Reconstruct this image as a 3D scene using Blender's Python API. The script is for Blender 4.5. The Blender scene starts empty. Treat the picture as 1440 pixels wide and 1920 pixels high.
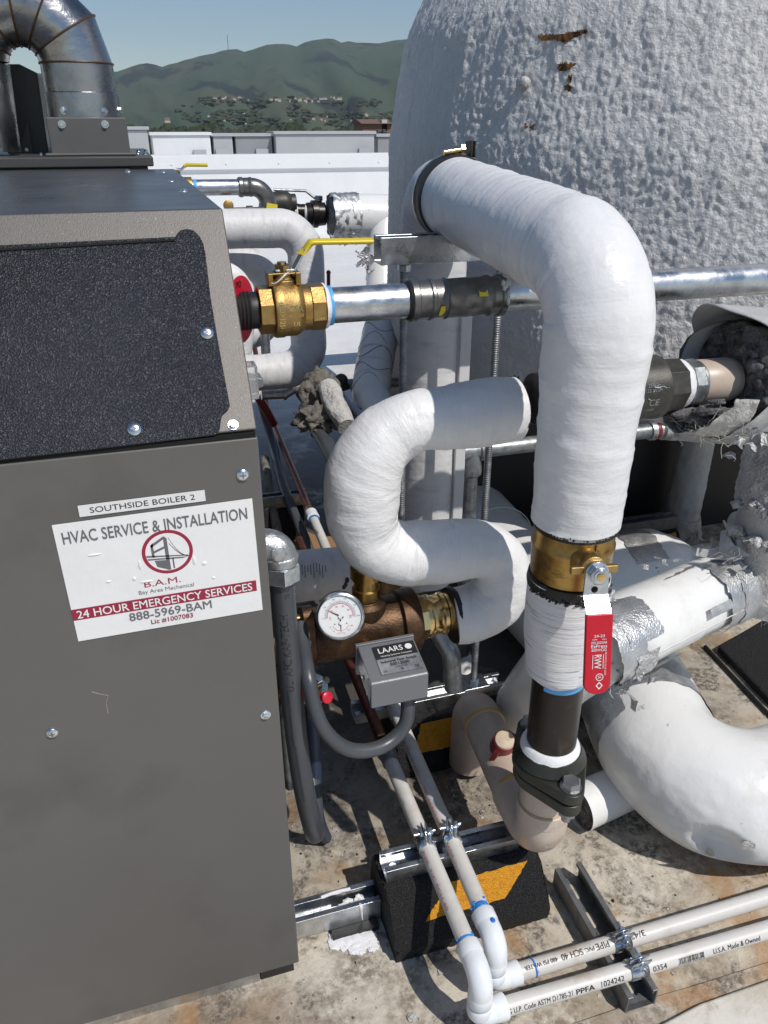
import bpy, bmesh, math, random
import numpy as np
from mathutils import Vector, Matrix, noise
R = math.radians
V = Vector
S = bpy.context.scene
COL = S.collection

# ------------------------------------------------------------------ camera
F, CH = 1442.0, 1.2
PITCH, YAW = R(26.7), R(17.0)
cam_d = bpy.data.cameras.new('camera')
cam = bpy.data.objects.new('camera', cam_d)
COL.objects.link(cam)
cam.location = (0, 0, CH)
cam.rotation_euler = (R(90) - PITCH, 0, -YAW)
cam_d.sensor_fit = 'VERTICAL'
cam_d.sensor_height = 36.0
cam_d.lens = F / 1920 * 36.0
cam_d.clip_start = 0.02
cam_d.clip_end = 30000
S.camera = cam
S.render.resolution_x, S.render.resolution_y = 768, 1024

# ------------------------------------------------------------------ light
SUN_FROM = V((0.37, -0.645, 1.0)).normalized()
el = math.asin(SUN_FROM.z)
az = math.atan2(SUN_FROM.x, SUN_FROM.y)
W = bpy.data.worlds.new('World')
S.world = W
W.use_nodes = True
wn = W.node_tree
wn.nodes.clear()
sky = wn.nodes.new('ShaderNodeTexSky')
sky.sky_type = 'NISHITA'
sky.sun_disc = False
sky.sun_elevation = el
sky.sun_rotation = az
sky.altitude = 30
sky.air_density = 1.0
sky.dust_density = 0.2
sky.ozone_density = 3.0
bg = wn.nodes.new('ShaderNodeBackground')
bg.inputs['Strength'].default_value = 0.086
wo = wn.nodes.new('ShaderNodeOutputWorld')
wn.links.new(sky.outputs[0], bg.inputs[0])
wn.links.new(bg.outputs[0], wo.inputs[0])
sun_d = bpy.data.lights.new('sun', 'SUN')
sun_d.energy = 3.7
sun_d.angle = R(0.53)
sun_d.color = (1.0, 0.95, 0.88)
sun = bpy.data.objects.new('sun', sun_d)
COL.objects.link(sun)
sun.rotation_euler = (-SUN_FROM).to_track_quat('-Z', 'Y').to_euler()
S.view_settings.view_transform = 'Standard'
S.view_settings.look = 'None'
S.view_settings.exposure = 0.0
S.view_settings.gamma = 1.0
S.cycles.max_bounces = 6
S.cycles.use_denoising = True

# ------------------------------------------------------------------ picking helpers: a photo pixel plus a real distance gives a place
_c, _s = math.cos(PITCH), math.sin(PITCH)
FW = V((math.sin(YAW) * _c, math.cos(YAW) * _c, -_s))
RT = V((math.cos(YAW), -math.sin(YAW), 0))
UP = RT.cross(FW)
O = V((0, 0, CH))
def ray(x, y): return RT * ((x - 720) / F) - UP * ((y - 960) / F) + FW
def at(x, y, d): return O + ray(x, y) * d
def onz(x, y, z):
    d = ray(x, y); return O + d * ((z - CH) / d.z)
def ona(x, y, a):
    d = ray(x, y); return O + d * (a / d.x)
def onb(x, y, b):
    d = ray(x, y); return O + d * (b / d.y)
def onplane(x, y, p, n):
    d = ray(x, y); return O + d * ((p - O).dot(n) / d.dot(n))

# ------------------------------------------------------------------ materials
def mat(name, base, rough=.5, metal=0., vars=(), bumps=(), coord='Object', spec=.5, coat=0., rvar=None, alpha=None):
    """vars: (colour, scale, lo, hi[, stretch]); bumps: (scale, strength, dist[, stretch[, kind]])"""
    m = bpy.data.materials.new(name)
    m.use_nodes = True
    nt = m.node_tree
    P = nt.nodes['Principled BSDF']
    L = nt.links
    P.inputs['Roughness'].default_value = rough
    P.inputs['Metallic'].default_value = metal
    P.inputs['Specular IOR Level'].default_value = spec
    P.inputs['Coat Weight'].default_value = coat
    tc = nt.nodes.new('ShaderNodeTexCoord')
    src = tc.outputs['UV' if coord == 'UV' else 'Object']
    def tex(scale, stretch=None, kind='noise', seed=0.):
        mp = nt.nodes.new('ShaderNodeMapping')
        st = stretch or (1, 1, 1)
        mp.inputs['Scale'].default_value = tuple(scale * k for k in st)
        mp.inputs['Location'].default_value = (seed * 3.1, seed * 7.7, seed * 1.3)
        L.new(src, mp.inputs[0])
        if kind == 'voronoi':
            t = nt.nodes.new('ShaderNodeTexVoronoi')
            t.inputs['Scale'].default_value = 1
            L.new(mp.outputs[0], t.inputs['Vector'])
            return t.outputs['Distance']
        if kind == 'wave':
            t = nt.nodes.new('ShaderNodeTexWave')
            t.inputs['Scale'].default_value = 1
            t.inputs['Distortion'].default_value = 2.5
            L.new(mp.outputs[0], t.inputs['Vector'])
            return t.outputs['Fac']
        t = nt.nodes.new('ShaderNodeTexNoise')
        t.inputs['Scale'].default_value = 1
        t.inputs['Detail'].default_value = 6
        t.inputs['Roughness'].default_value = .6
        L.new(mp.outputs[0], t.inputs['Vector'])
        return t.outputs['Fac']
    def rng(fac, lo, hi):
        r = nt.nodes.new('ShaderNodeMapRange')
        r.inputs['From Min'].default_value = lo
        r.inputs['From Max'].default_value = hi
        L.new(fac, r.inputs['Value'])
        return r.outputs[0]
    P.inputs['Base Color'].default_value = (*base, 1)
    cur = None
    for i, v in enumerate(vars):
        col, sc, lo, hi = v[:4]
        st = v[4] if len(v) > 4 else None
        kd = v[5] if len(v) > 5 else 'noise'
        f = rng(tex(sc, st, kd, i + 1.), lo, hi)
        mx = nt.nodes.new('ShaderNodeMix')
        mx.data_type = 'RGBA'
        L.new(f, mx.inputs['Factor'])
        if cur is None: mx.inputs['A'].default_value = (*base, 1)
        else: L.new(cur, mx.inputs['A'])
        mx.inputs['B'].default_value = (*col, 1)
        cur = mx.outputs['Result']
    if cur is not None: L.new(cur, P.inputs['Base Color'])
    prev = None
    for i, b in enumerate(bumps):
        sc, stg, dist = b[:3]
        st = b[3] if len(b) > 3 else None
        kd = b[4] if len(b) > 4 else 'noise'
        bn = nt.nodes.new('ShaderNodeBump')
        bn.inputs['Strength'].default_value = stg
        bn.inputs['Distance'].default_value = dist
        L.new(tex(sc, st, kd, i + 5.), bn.inputs['Height'])
        if prev: L.new(prev, bn.inputs['Normal'])
        prev = bn.outputs[0]
    if prev: L.new(prev, P.inputs['Normal'])
    if rvar:
        sc, lo, hi = rvar[:3]
        r = nt.nodes.new('ShaderNodeMapRange')
        r.inputs['From Min'].default_value = .3
        r.inputs['From Max'].default_value = .7
        r.inputs['To Min'].default_value = lo
        r.inputs['To Max'].default_value = hi
        L.new(tex(sc, rvar[3] if len(rvar) > 3 else None, 'noise', 9.), r.inputs['Value'])
        L.new(r.outputs[0], P.inputs['Roughness'])
    return m

def emb(m, amount):  # small helper: transmission for clear plastic
    P = m.node_tree.nodes['Principled BSDF']
    P.inputs['Transmission Weight'].default_value = amount
    return m

MT = {}
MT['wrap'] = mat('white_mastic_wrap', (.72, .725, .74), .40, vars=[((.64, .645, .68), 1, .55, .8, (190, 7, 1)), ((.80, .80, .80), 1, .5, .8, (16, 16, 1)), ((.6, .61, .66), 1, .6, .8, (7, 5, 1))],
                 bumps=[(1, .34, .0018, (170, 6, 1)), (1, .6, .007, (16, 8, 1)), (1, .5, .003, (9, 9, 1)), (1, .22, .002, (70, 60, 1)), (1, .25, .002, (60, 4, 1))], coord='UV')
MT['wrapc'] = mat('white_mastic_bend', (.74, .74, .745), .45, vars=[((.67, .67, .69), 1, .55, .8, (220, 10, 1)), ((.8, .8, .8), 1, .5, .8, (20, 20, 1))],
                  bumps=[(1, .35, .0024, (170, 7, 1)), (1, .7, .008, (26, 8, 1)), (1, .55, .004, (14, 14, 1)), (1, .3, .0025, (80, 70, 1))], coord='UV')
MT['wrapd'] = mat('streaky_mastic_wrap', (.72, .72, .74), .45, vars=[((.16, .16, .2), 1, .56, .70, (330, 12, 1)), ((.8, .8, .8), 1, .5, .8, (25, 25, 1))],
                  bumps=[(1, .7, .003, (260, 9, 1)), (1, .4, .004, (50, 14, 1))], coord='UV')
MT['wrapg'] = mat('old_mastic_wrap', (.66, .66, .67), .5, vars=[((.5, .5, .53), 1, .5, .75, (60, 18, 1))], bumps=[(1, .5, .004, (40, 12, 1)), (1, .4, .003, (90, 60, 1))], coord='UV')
MT['pvcj'] = mat('white_pvc_jacket', (.76, .76, .75), .28, vars=[((.62, .60, .56), 9, .58, .78), ((.45, .4, .34), 60, .68, .78), ((.35, .32, .28), 26, .70, .76)], bumps=[(3, .5, .02), (40, .12, .002)])
MT['foil'] = mat('foil_tape', (.58, .59, .60), .45, .85, vars=[((.44, .45, .46), 30, .4, .7)], bumps=[(70, .35, .004), (300, .35, .0018, None, 'voronoi'), (24, .25, .008)], rvar=(40, .32, .6))
MT['foiltorn'] = mat('torn_foil_facing', (.62, .62, .63), .42, .6, vars=[((.42, .42, .43), 45, .4, .7)], bumps=[(70, .9, .012), (160, .6, .005, None, 'voronoi')])
MT['wool'] = mat('grey_mineral_wool', (.20, .195, .20), .95, vars=[((.05, .05, .05), 40, .45, .65), ((.42, .42, .42), 70, .58, .75)], bumps=[(60, 1, .02), (200, .8, .006)])
MT['graypaint'] = mat('grey_enamel', (.106, .103, .099), .42, .0, vars=[((.118, .115, .11), 2.5, .4, .7), ((.082, .08, .077), 6, .55, .8), ((.125, .12, .115), 70, .72, .8, (1, 1, .25))], bumps=[(900, .05, .0006)])
MT['graydark'] = mat('dark_grey_enamel', (.062, .06, .057), .38, .0, bumps=[(900, .05, .0006)])
MT['topmetal'] = mat('top_sheet_enamel', (.085, .09, .1), .3, .35, vars=[((.12, .125, .14), 7, .5, .75, (1, 3, 1))], bumps=[(1200, .1, .0006)], rvar=(6, .24, .42))
MT['hammer'] = mat('speckled_grey_enamel', (.135, .126, .118), .45, .3, vars=[((.34, .32, .3), 300, .64, .74), ((.08, .075, .07), 420, .58, .72)], bumps=[(700, .35, .0012)])
MT['crackle'] = mat('black_wrinkle_enamel', (.006, .007, .011), .33, 0., vars=[((.3, .3, .31), 640, .715, .75), ((.02, .022, .03), 3, .4, .7)], bumps=[(560, .75, .0018, None, 'voronoi'), (900, .5, .001)], spec=.55)
MT['zinc'] = mat('zinc_plate', (.62, .66, .70), .25, 1., vars=[((.42, .48, .54), 120, .4, .7)], bumps=[(200, .15, .001)])
MT['screw'] = mat('bright_zinc_screw', (.66, .72, .78), .22, 1., bumps=[(500, .25, .0008)])
MT['galv'] = mat('galvanised_steel', (.62, .64, .66), .32, 1., vars=[((.45, .47, .5), 55, .42, .62), ((.75, .76, .77), 110, .55, .75)], bumps=[(140, .18, .0012)], rvar=(45, .2, .48))
MT['galvd'] = mat('dull_galvanised_steel', (.36, .38, .39), .45, .85, vars=[((.24, .25, .26), 60, .42, .62)], bumps=[(160, .3, .0015)], rvar=(60, .3, .6))
MT['darkstrut'] = mat('grey_strut_steel', (.20, .205, .21), .42, .5, vars=[((.12, .12, .122), 50, .45, .7)], bumps=[(220, .2, .001)])
MT['press'] = mat('press_fitting_steel', (.25, .245, .235), .36, .85, vars=[((.16, .155, .15), 60, .4, .7)], bumps=[(250, .25, .001)])
MT['flue'] = mat('stainless_flue', (.40, .40, .405), .24, 1., vars=[((.22, .215, .21), 9, .45, .7), ((.5, .5, .5), 20, .55, .8)], bumps=[(14, .3, .01), (260, .1, .001)], rvar=(18, .16, .4))
MT['seam'] = mat('brown_weld_seam', (.10, .055, .03), .5, .5)
MT['brass'] = mat('cast_brass', (.47, .32, .13), .42, 1., vars=[((.36, .22, .07), 45, .42, .7)], bumps=[(420, .5, .0012)], rvar=(60, .34, .55))
MT['brassd'] = mat('smooth_brass', (.42, .27, .09), .32, 1., vars=[((.24, .15, .05), 38, .42, .66), ((.12, .08, .04), 22, .6, .72, (1, 1, 3))], bumps=[(160, .15, .001)])
MT['bronze'] = mat('brown_bronze', (.115, .066, .036), .45, .8, vars=[((.055, .032, .02), 40, .4, .65), ((.24, .14, .065), 60, .62, .8)], bumps=[(300, .5, .0015)])
MT['goldring'] = mat('polished_brass', (.72, .52, .24), .18, 1., vars=[((.5, .33, .14), 30, .45, .7)])
MT['copper'] = mat('oxidised_copper', (.22, .075, .05), .4, .8, vars=[((.12, .04, .03), 60, .4, .7)])
MT['iron'] = mat('black_iron', (.016, .013, .011), .33, .3, vars=[((.06, .03, .015), 45, .58, .72), ((.3, .26, .2), 240, .74, .78)], bumps=[(180, .25, .001)])
MT['valve'] = mat('dark_cast_iron', (.05, .048, .043), .45, .4, vars=[((.08, .075, .065), 70, .45, .7)], bumps=[(420, .4, .0012)])
MT['flange'] = mat('green_black_flange', (.032, .034, .028), .4, .25, vars=[((.05, .05, .042), 60, .5, .75)], bumps=[(380, .3, .001)])
MT['boltg'] = mat('grey_bolt', (.3, .31, .32), .38, .9, bumps=[(300, .3, .0012)])
MT['cpvc'] = mat('tan_cpvc', (.50, .40, .33), .38, vars=[((.58, .5, .42), 14, .45, .7), ((.40, .31, .25), 50, .6, .8)], bumps=[(120, .1, .0012)])
MT['glue'] = mat('yellow_solvent_cement', (.60, .36, .04), .35)
MT['redknob'] = mat('dark_red_plastic', (.19, .018, .022), .4, vars=[((.3, .05, .05), 60, .55, .8)])
MT['tancap'] = mat('faded_tan_cap', (.55, .45, .33), .6, vars=[((.42, .33, .24), 80, .45, .7)])
MT['pvc'] = mat('dusty_white_pvc', (.62, .60, .57), .4, vars=[((.48, .45, .40), 14, .5, .75), ((.7, .69, .66), 30, .5, .8)], bumps=[(150, .06, .0008)])
MT['pvcm'] = mat('mud_stained_pvc', (.62, .60, .57), .42, vars=[((.42, .34, .26), 5, .60, .68), ((.48, .45, .40), 20, .5, .75)])
MT['pvcf'] = mat('clean_white_pvc', (.74, .77, .80), .25, vars=[((.66, .69, .72), 30, .5, .8)], bumps=[(60, .05, .001)])
MT['blue'] = mat('blue_pvc_primer', (.02, .16, .55), .35, vars=[((.05, .3, .7), 90, .45, .7)])
MT['bluetape'] = mat('blue_sealant', (.10, .38, .75), .4)
MT['ptfe'] = mat('white_thread_tape', (.75, .75, .77), .55, bumps=[(200, .6, .002)])
MT['rubber'] = mat('recycled_rubber', (.008, .008, .009), .72, vars=[((.035, .035, .035), 380, .56, .66), ((.6, .6, .58), 420, .715, .735)], bumps=[(430, 1., .0035, None, 'voronoi'), (180, .6, .004)])
MT['yelpaint'] = mat('yellow_block_paint', (.62, .27, .008), .7, vars=[((.42, .17, .008), 120, .5, .72), ((.05, .03, .01), 300, .69, .74)], bumps=[(430, .8, .0025, None, 'voronoi')])
MT['conduit'] = mat('grey_pvc_conduit', (.055, .061, .07), .36, vars=[((.08, .086, .096), 12, .45, .7, (1, 1, .3)), ((.04, .043, .05), 70, .6, .8)], bumps=[(420, .08, .0008)])
MT['conduitb'] = mat('dark_blue_conduit', (.03, .045, .085), .45)
MT['diecast'] = mat('die_cast_zinc', (.55, .56, .57), .34, .9, vars=[((.4, .41, .42), 70, .4, .7)], bumps=[(220, .6, .0025)])
MT['boxgray'] = mat('grey_box_enamel', (.16, .165, .18), .34, .15, bumps=[(700, .25, .0008)])
MT['white'] = mat('white_vinyl', (.78, .78, .78), .32, vars=[((.72, .72, .73), 12, .5, .8)], bumps=[(22, .25, .004), (70, .15, .0015)])
MT['whitep'] = mat('white_plastic', (.72, .72, .72), .4)
MT['ink'] = mat('black_ink', (.012, .012, .014), .45)
MT['inkgray'] = mat('grey_ink', (.13, .13, .145), .45)
MT['inkred'] = mat('crimson_ink', (.30, .012, .045), .4)
MT['inkpink'] = mat('faded_red_ink', (.55, .16, .18), .5)
MT['inkblue'] = mat('pale_blue_ink', (.12, .38, .52), .5)
MT['redvinyl'] = mat('red_vinyl_sleeve', (.50, .006, .022), .3, vars=[((.42, .006, .02), 60, .5, .8)])
MT['red'] = mat('red_plastic', (.55, .012, .035), .32)
MT['yel'] = mat('yellow_vinyl_sleeve', (.66, .50, .015), .35)
MT['yeltag'] = mat('yellow_tag', (.75, .62, .03), .4)
MT['black'] = mat('black_plastic', (.012, .012, .013), .5)
MT['blackhole'] = mat('black_cavity', (.004, .004, .004), .9)
MT['clear'] = emb(mat('clear_plastic', (.85, .86, .86), .08), .85)
MT['foamtank'] = mat('sprayed_foam_coating', (.60, .605, .61), .62, vars=[((.66, .66, .66), 5, .45, .7), ((.54, .545, .555), 45, .55, .8)], bumps=[(100, .8, .008), (220, .5, .0035), (34, .2, .01)])
MT['foamhole'] = mat('exposed_brown_foam', (.16, .07, .015), .8, vars=[((.05, .02, .006), 60, .45, .62), ((.40, .2, .04), 90, .58, .75)], bumps=[(160, 1, .01)])
MT['postpaint'] = mat('grey_post_paint', (.42, .42, .42), .5, vars=[((.5, .5, .5), 20, .5, .7)], bumps=[(55, .5, .006), (150, .35, .002)])
MT['mastic'] = mat('old_mastic', (.55, .54, .52), .6, vars=[((.33, .31, .28), 26, .5, .75), ((.56, .55, .52), 60, .55, .75)], bumps=[(38, .9, .02), (120, .6, .006)])
MT['masticd'] = mat('dirty_mastic', (.22, .20, .175), .8, vars=[((.1, .09, .075), 30, .45, .7)], bumps=[(38, .9, .02), (120, .6, .006)])
MT['fluff'] = mat('pale_glass_fibre', (.5, .48, .43), .9)
MT['wallw'] = mat('white_parapet_coating', (.76, .77, .78), .55, vars=[((.70, .71, .72), 2.2, .45, .75), ((.62, .62, .62), 9, .64, .8)], bumps=[(14, .15, .01)])
MT['unitl'] = mat('pale_sheet_metal', (.42, .43, .44), .5, vars=[((.37, .38, .39), 1.2, .45, .7)])
MT['unitg'] = mat('grey_sheet_metal', (.27, .28, .29), .5, vars=[((.24, .25, .26), 1.2, .45, .7)])
MT['hill'] = mat('grassy_hillside', (.040, .068, .036), .9, vars=[((.066, .075, .045), .004, .45, .65, (1, .2, .6)), ((.05, .092, .04), .0022, .55, .7, (1, .25, 1)), ((.012, .022, .019), .007, .55, .61, (1, .16, .5)), ((.014, .024, .018), .024, .61, .68, (1, .2, .6))])
MT['plain'] = mat('far_valley_ground', (.08, .09, .06), .9)
MT['leaf'] = mat('dark_tree_foliage', (.022, .036, .014), .85, vars=[((.045, .05, .018), .25, .45, .7), ((.07, .05, .025), .11, .6, .7)])
MT['house'] = mat('pale_house_wall', (.55, .5, .44), .8)
MT['houseroof'] = mat('brown_house_roof', (.16, .1, .075), .8)
MT['terra'] = mat('terracotta_wall', (.25, .13, .09), .8)
MT['cardboard'] = mat('brown_cardboard', (.28, .16, .075), .9)

def roof_material():
    m = bpy.data.materials.new('weathered_roof_coating')
    m.use_nodes = True
    nt = m.node_tree; L = nt.links; P = nt.nodes['Principled BSDF']
    P.inputs['Roughness'].default_value = .62
    geo = nt.nodes.new('ShaderNodeNewGeometry')
    def nz(scale, det=7, rough=.62, loc=0, dist=0.):
        mp = nt.nodes.new('ShaderNodeMapping')
        mp.inputs['Scale'].default_value = (scale,) * 3
        mp.inputs['Location'].default_value = (loc, loc * 1.7, 0)
        L.new(geo.outputs['Position'], mp.inputs[0])
        t = nt.nodes.new('ShaderNodeTexNoise')
        t.inputs['Scale'].default_value = 1
        t.inputs['Detail'].default_value = det
        t.inputs['Roughness'].default_value = rough
        t.inputs['Distortion'].default_value = dist
        L.new(mp.outputs[0], t.inputs['Vector'])
        return t.outputs['Fac']
    def rng(f, a, b, c=0., d=1.):
        r = nt.nodes.new('ShaderNodeMapRange')
        for k, v in zip(('From Min', 'From Max', 'To Min', 'To Max'), (a, b, c, d)): r.inputs[k].default_value = v
        L.new(f, r.inputs['Value']); return r.outputs[0]
    def mul(a, b):
        x = nt.nodes.new('ShaderNodeMath'); x.operation = 'MULTIPLY'
        L.new(a, x.inputs[0])
        if isinstance(b, float): x.inputs[1].default_value = b
        else: L.new(b, x.inputs[1])
        return x.outputs[0]
    def mix(f, a, b):
        x = nt.nodes.new('ShaderNodeMix'); x.data_type = 'RGBA'
        L.new(f, x.inputs['Factor'])
        if isinstance(a, tuple): x.inputs['A'].default_value = (*a, 1)
        else: L.new(a, x.inputs['A'])
        x.inputs['B'].default_value = (*b, 1)
        return x.outputs['Result']
    sp = nt.nodes.new('ShaderNodeSeparateXYZ'); L.new(geo.outputs['Position'], sp.inputs[0])
    near = rng(sp.outputs['Y'], 2.5, 4.6, 1., .12)          # dirt collects round the plant, the open roof is cleaner
    c = mix(rng(nz(3.2), .40, .64), (.62, .575, .49), (.50, .44, .355))
    fine = rng(nz(48, loc=40, rough=.75), .40, .58)
    c = mix(mul(mul(rng(nz(5.5, loc=4, dist=.5), .44, .57), fine), .9), c, (.20, .165, .125))
    c = mix(mul(rng(nz(2.6, loc=14, dist=.6), .52, .64), .7), c, (.26, .20, .14))
    c = mix(mul(mul(rng(nz(8, loc=51, dist=.8), .50, .57), rng(nz(90, loc=44, rough=.8), .42, .56)), .9), c, (.10, .082, .065))
    c = mix(mul(rng(nz(30, loc=8, rough=.7), .57, .70), .7), c, (.17, .145, .115))
    c = mix(mul(rng(nz(130, loc=2), .62, .70), .8), c, (.10, .09, .075))
    c = mix(mul(rng(nz(4.5, loc=21, dist=1.), .54, .64), .65), c, (.38, .21, .085))
    c = mix(mul(rng(nz(260, loc=5), .66, .72), .8), c, (.66, .63, .57))
    # grime among the pipes, with the tank's shadow painted into the same dark zone
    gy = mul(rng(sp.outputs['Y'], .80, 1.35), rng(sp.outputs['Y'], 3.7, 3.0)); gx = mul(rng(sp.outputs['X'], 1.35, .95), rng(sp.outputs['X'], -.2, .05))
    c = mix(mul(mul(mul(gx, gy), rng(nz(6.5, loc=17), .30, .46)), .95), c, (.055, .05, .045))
    far = mix(rng(nz(1.4, loc=31), .4, .7), (.74, .75, .76), (.66, .67, .68))
    x = nt.nodes.new('ShaderNodeMix'); x.data_type = 'RGBA'
    L.new(near, x.inputs['Factor']); L.new(far, x.inputs['A']); L.new(c, x.inputs['B'])
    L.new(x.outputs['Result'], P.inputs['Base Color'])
    b1 = nt.nodes.new('ShaderNodeBump'); b1.inputs['Strength'].default_value = .5; b1.inputs['Distance'].default_value = .004
    L.new(nz(70, loc=3), b1.inputs['Height'])
    b2 = nt.nodes.new('ShaderNodeBump'); b2.inputs['Strength'].default_value = .4; b2.inputs['Distance'].default_value = .01
    L.new(nz(13, loc=6), b2.inputs['Height']); L.new(b1.outputs[0], b2.inputs['Normal'])
    L.new(b2.outputs[0], P.inputs['Normal'])
    return m
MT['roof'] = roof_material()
MT['curb'] = mat('cream_curb_coating', (.66, .63, .57), .6, vars=[((.5, .45, .37), 6, .5, .7), ((.34, .28, .2), 26, .6, .74)], bumps=[(30, .4, .006), (120, .3, .002)])

# ------------------------------------------------------------------ mesh builder
def frame_of(n, hint=None):
    n = V(n).normalized()
    h = V(hint) if hint is not None else (V((0, 0, 1)) if abs(n.z) < .9 else V((1, 0, 0)))
    x = h.cross(n)
    if x.length < 1e-6: x = V((1, 0, 0)).cross(n)
    x.normalize()
    return x, n.cross(x), n

def fillet(pts, rad, seg=10):
    pts = [V(p) for p in pts]
    if not isinstance(rad, (list, tuple)): rad = [rad] * len(pts)
    out = [pts[0]]
    for i in range(1, len(pts) - 1):
        p, a, b = pts[i], pts[i - 1], pts[i + 1]
        u, w = (a - p), (b - p)
        lu, lw = u.length, w.length
        u.normalize(); w.normalize()
        ang = u.angle(w)
        if ang > math.pi - .02 or rad[i] <= 0:
            out.append(p); continue
        t = min(rad[i] / math.tan(ang / 2), lu * .98, lw * .98)
        r = t * math.tan(ang / 2)
        bis = (u + w).normalized()
        c = p + bis * (r / math.sin(ang / 2))
        s0, s1 = (p + u * t) - c, (p + w * t) - c
        tot = s0.angle(s1)
        ax = s0.cross(s1).normalized()
        for k in range(seg + 1):
            out.append(c + Matrix.Rotation(tot * k / seg, 3, ax) @ s0)
    out.append(pts[-1])
    return out

def resample(pts, step):
    out = [pts[0]]
    for a, b in zip(pts, pts[1:]):
        d = (b - a).length
        n = max(1, int(round(d / step)))
        for k in range(1, n + 1): out.append(a.lerp(b, k / n))
    return out

class MB:
    def __init__(s):
        s.v, s.f, s.m, s.uv = [], [], [], []
    def face(s, idx, m=0, uv=None):
        s.f.append(tuple(idx)); s.m.append(m); s.uv.append(uv)
    def tube(s, pts, r, m=0, n=28, rad=0, step=None, wob=0., wsc=12., caps=True, seed=0, rf=None, seg=10, hollow=0.):
        p = fillet(pts, rad, seg) if rad else [V(q) for q in pts]
        q = [p[0]]
        for x in p[1:]:
            if (x - q[-1]).length > 1e-6: q.append(x)
        p = q
        if step: p = resample(p, step)
        tang = []
        for i in range(len(p)):
            a = p[max(0, i - 1)]; b = p[min(len(p) - 1, i + 1)]
            tang.append((b - a).normalized())
        x, y, _ = frame_of(tang[0])
        s0 = len(s.v)
        L = 0; ls = []
        for i, c in enumerate(p):
            if i:
                L += (c - p[i - 1]).length
                ax = tang[i - 1].cross(tang[i])
                if ax.length > 1e-7:
                    rot = Matrix.Rotation(tang[i - 1].angle(tang[i]), 3, ax.normalized())
                    x = rot @ x; y = rot @ y
            ls.append(L)
        tot = L
        x, y, _ = frame_of(tang[0])
        for i, c in enumerate(p):
            if i:
                ax = tang[i - 1].cross(tang[i])
                if ax.length > 1e-7:
                    rot = Matrix.Rotation(tang[i - 1].angle(tang[i]), 3, ax.normalized())
                    x = rot @ x; y = rot @ y
            rr = r if not callable(r) else r(ls[i] / max(tot, 1e-9))
            for k in range(n):
                a = 2 * math.pi * k / n
                d = x * math.cos(a) + y * math.sin(a)
                q = rr
                if wob: q += wob * noise.noise((c + d * rr) * wsc + V((seed, 0, 0)))
                if rf: q += rf(ls[i], a)
                s.v.append(c + d * q)
        r0 = r if not callable(r) else r(.5)
        ce = 2 * math.pi * r0
        for i in range(len(p) - 1):
            for k in range(n):
                k2 = (k + 1) % n
                a, b = s0 + i * n + k, s0 + i * n + k2
                u0, u1 = ls[i], ls[i + 1]
                v0, v1 = ce * k / n, ce * (k + 1) / n
                s.face((a, b, b + n, a + n), m, ((u0, v0), (u0, v1), (u1, v1), (u1, v0)))
        if caps:
            s.face([s0 + k for k in range(n)][::-1], m)
            e = s0 + (len(p) - 1) * n
            s.face([e + k for k in range(n)], m)
        return s
    def lathe(s, o, axis, prof, m=0, n=32, hint=None, a0=0., a1=None, wob=0., wsc=20., caps=True):
        x, y, z = frame_of(axis, hint)
        o = V(o); s0 = len(s.v)
        full = a1 is None
        na = n if full else n + 1
        for (t, r) in prof:
            for k in range(na):
                a = a0 + (2 * math.pi if full else a1 - a0) * k / n
                p = o + z * t + (x * math.cos(a) + y * math.sin(a)) * r
                if wob: p += (p - o - z * t).normalized() * wob * noise.noise(p * wsc) if r > 1e-6 else V((0, 0, 0))
                s.v.append(p)
        for i in range(len(prof) - 1):
            for k in range(n):
                k2 = (k + 1) % na if full else k + 1
                a, b = s0 + i * na + k, s0 + i * na + k2
                rr = max(prof[i][1], prof[i + 1][1])
                u = 2 * math.pi * rr
                s.face((a, b, b + na, a + na), m, ((prof[i][0], u * k / n), (prof[i][0], u * (k + 1) / n), (prof[i + 1][0], u * (k + 1) / n), (prof[i + 1][0], u * k / n)))
        if full and caps:
            if prof[0][1] > 1e-6: s.face([s0 + k for k in range(n)][::-1], m)
            e = s0 + (len(prof) - 1) * na
            if prof[-1][1] > 1e-6: s.face([e + k for k in range(n)], m)
        return s
    def cyl(s, o, p, r, m=0, n=28, r2=None):
        o, p = V(o), V(p); d = p - o
        return s.lathe(o, d, [(0, r), (d.length, r if r2 is None else r2)], m, n)
    def hexa(s, o, axis, r, h, m=0, hint=None, ch=.12):
        return s.lathe(o, axis, [(0, r), (h * (1 - ch), r), (h, r * .86)], m, 6, hint)
    def prism(s, poly, o, ex, ey, ez, m=0):
        """poly in (ex, ey) metres, pushed along the vector ez"""
        o, ex, ey, ez = V(o), V(ex), V(ey), V(ez)
        n = len(poly); s0 = len(s.v)
        for x, y in poly: s.v.append(o + ex * x + ey * y)
        for x, y in poly: s.v.append(o + ex * x + ey * y + ez)
        s.face([s0 + k for k in range(n)][::-1], m)
        s.face([s0 + n + k for k in range(n)], m)
        for k in range(n):
            k2 = (k + 1) % n
            s.face((s0 + k, s0 + k2, s0 + n + k2, s0 + n + k), m)
        return s
    def slab(s, pts, ez, m=0):
        """3-D polygon pushed along ez"""
        n = len(pts); s0 = len(s.v); ez = V(ez)
        for p in pts: s.v.append(V(p))
        for p in pts: s.v.append(V(p) + ez)
        s.face([s0 + k for k in range(n)][::-1], m)
        s.face([s0 + n + k for k in range(n)], m)
        for k in range(n):
            k2 = (k + 1) % n
            s.face((s0 + k, s0 + k2, s0 + n + k2, s0 + n + k), m)
        return s
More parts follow.
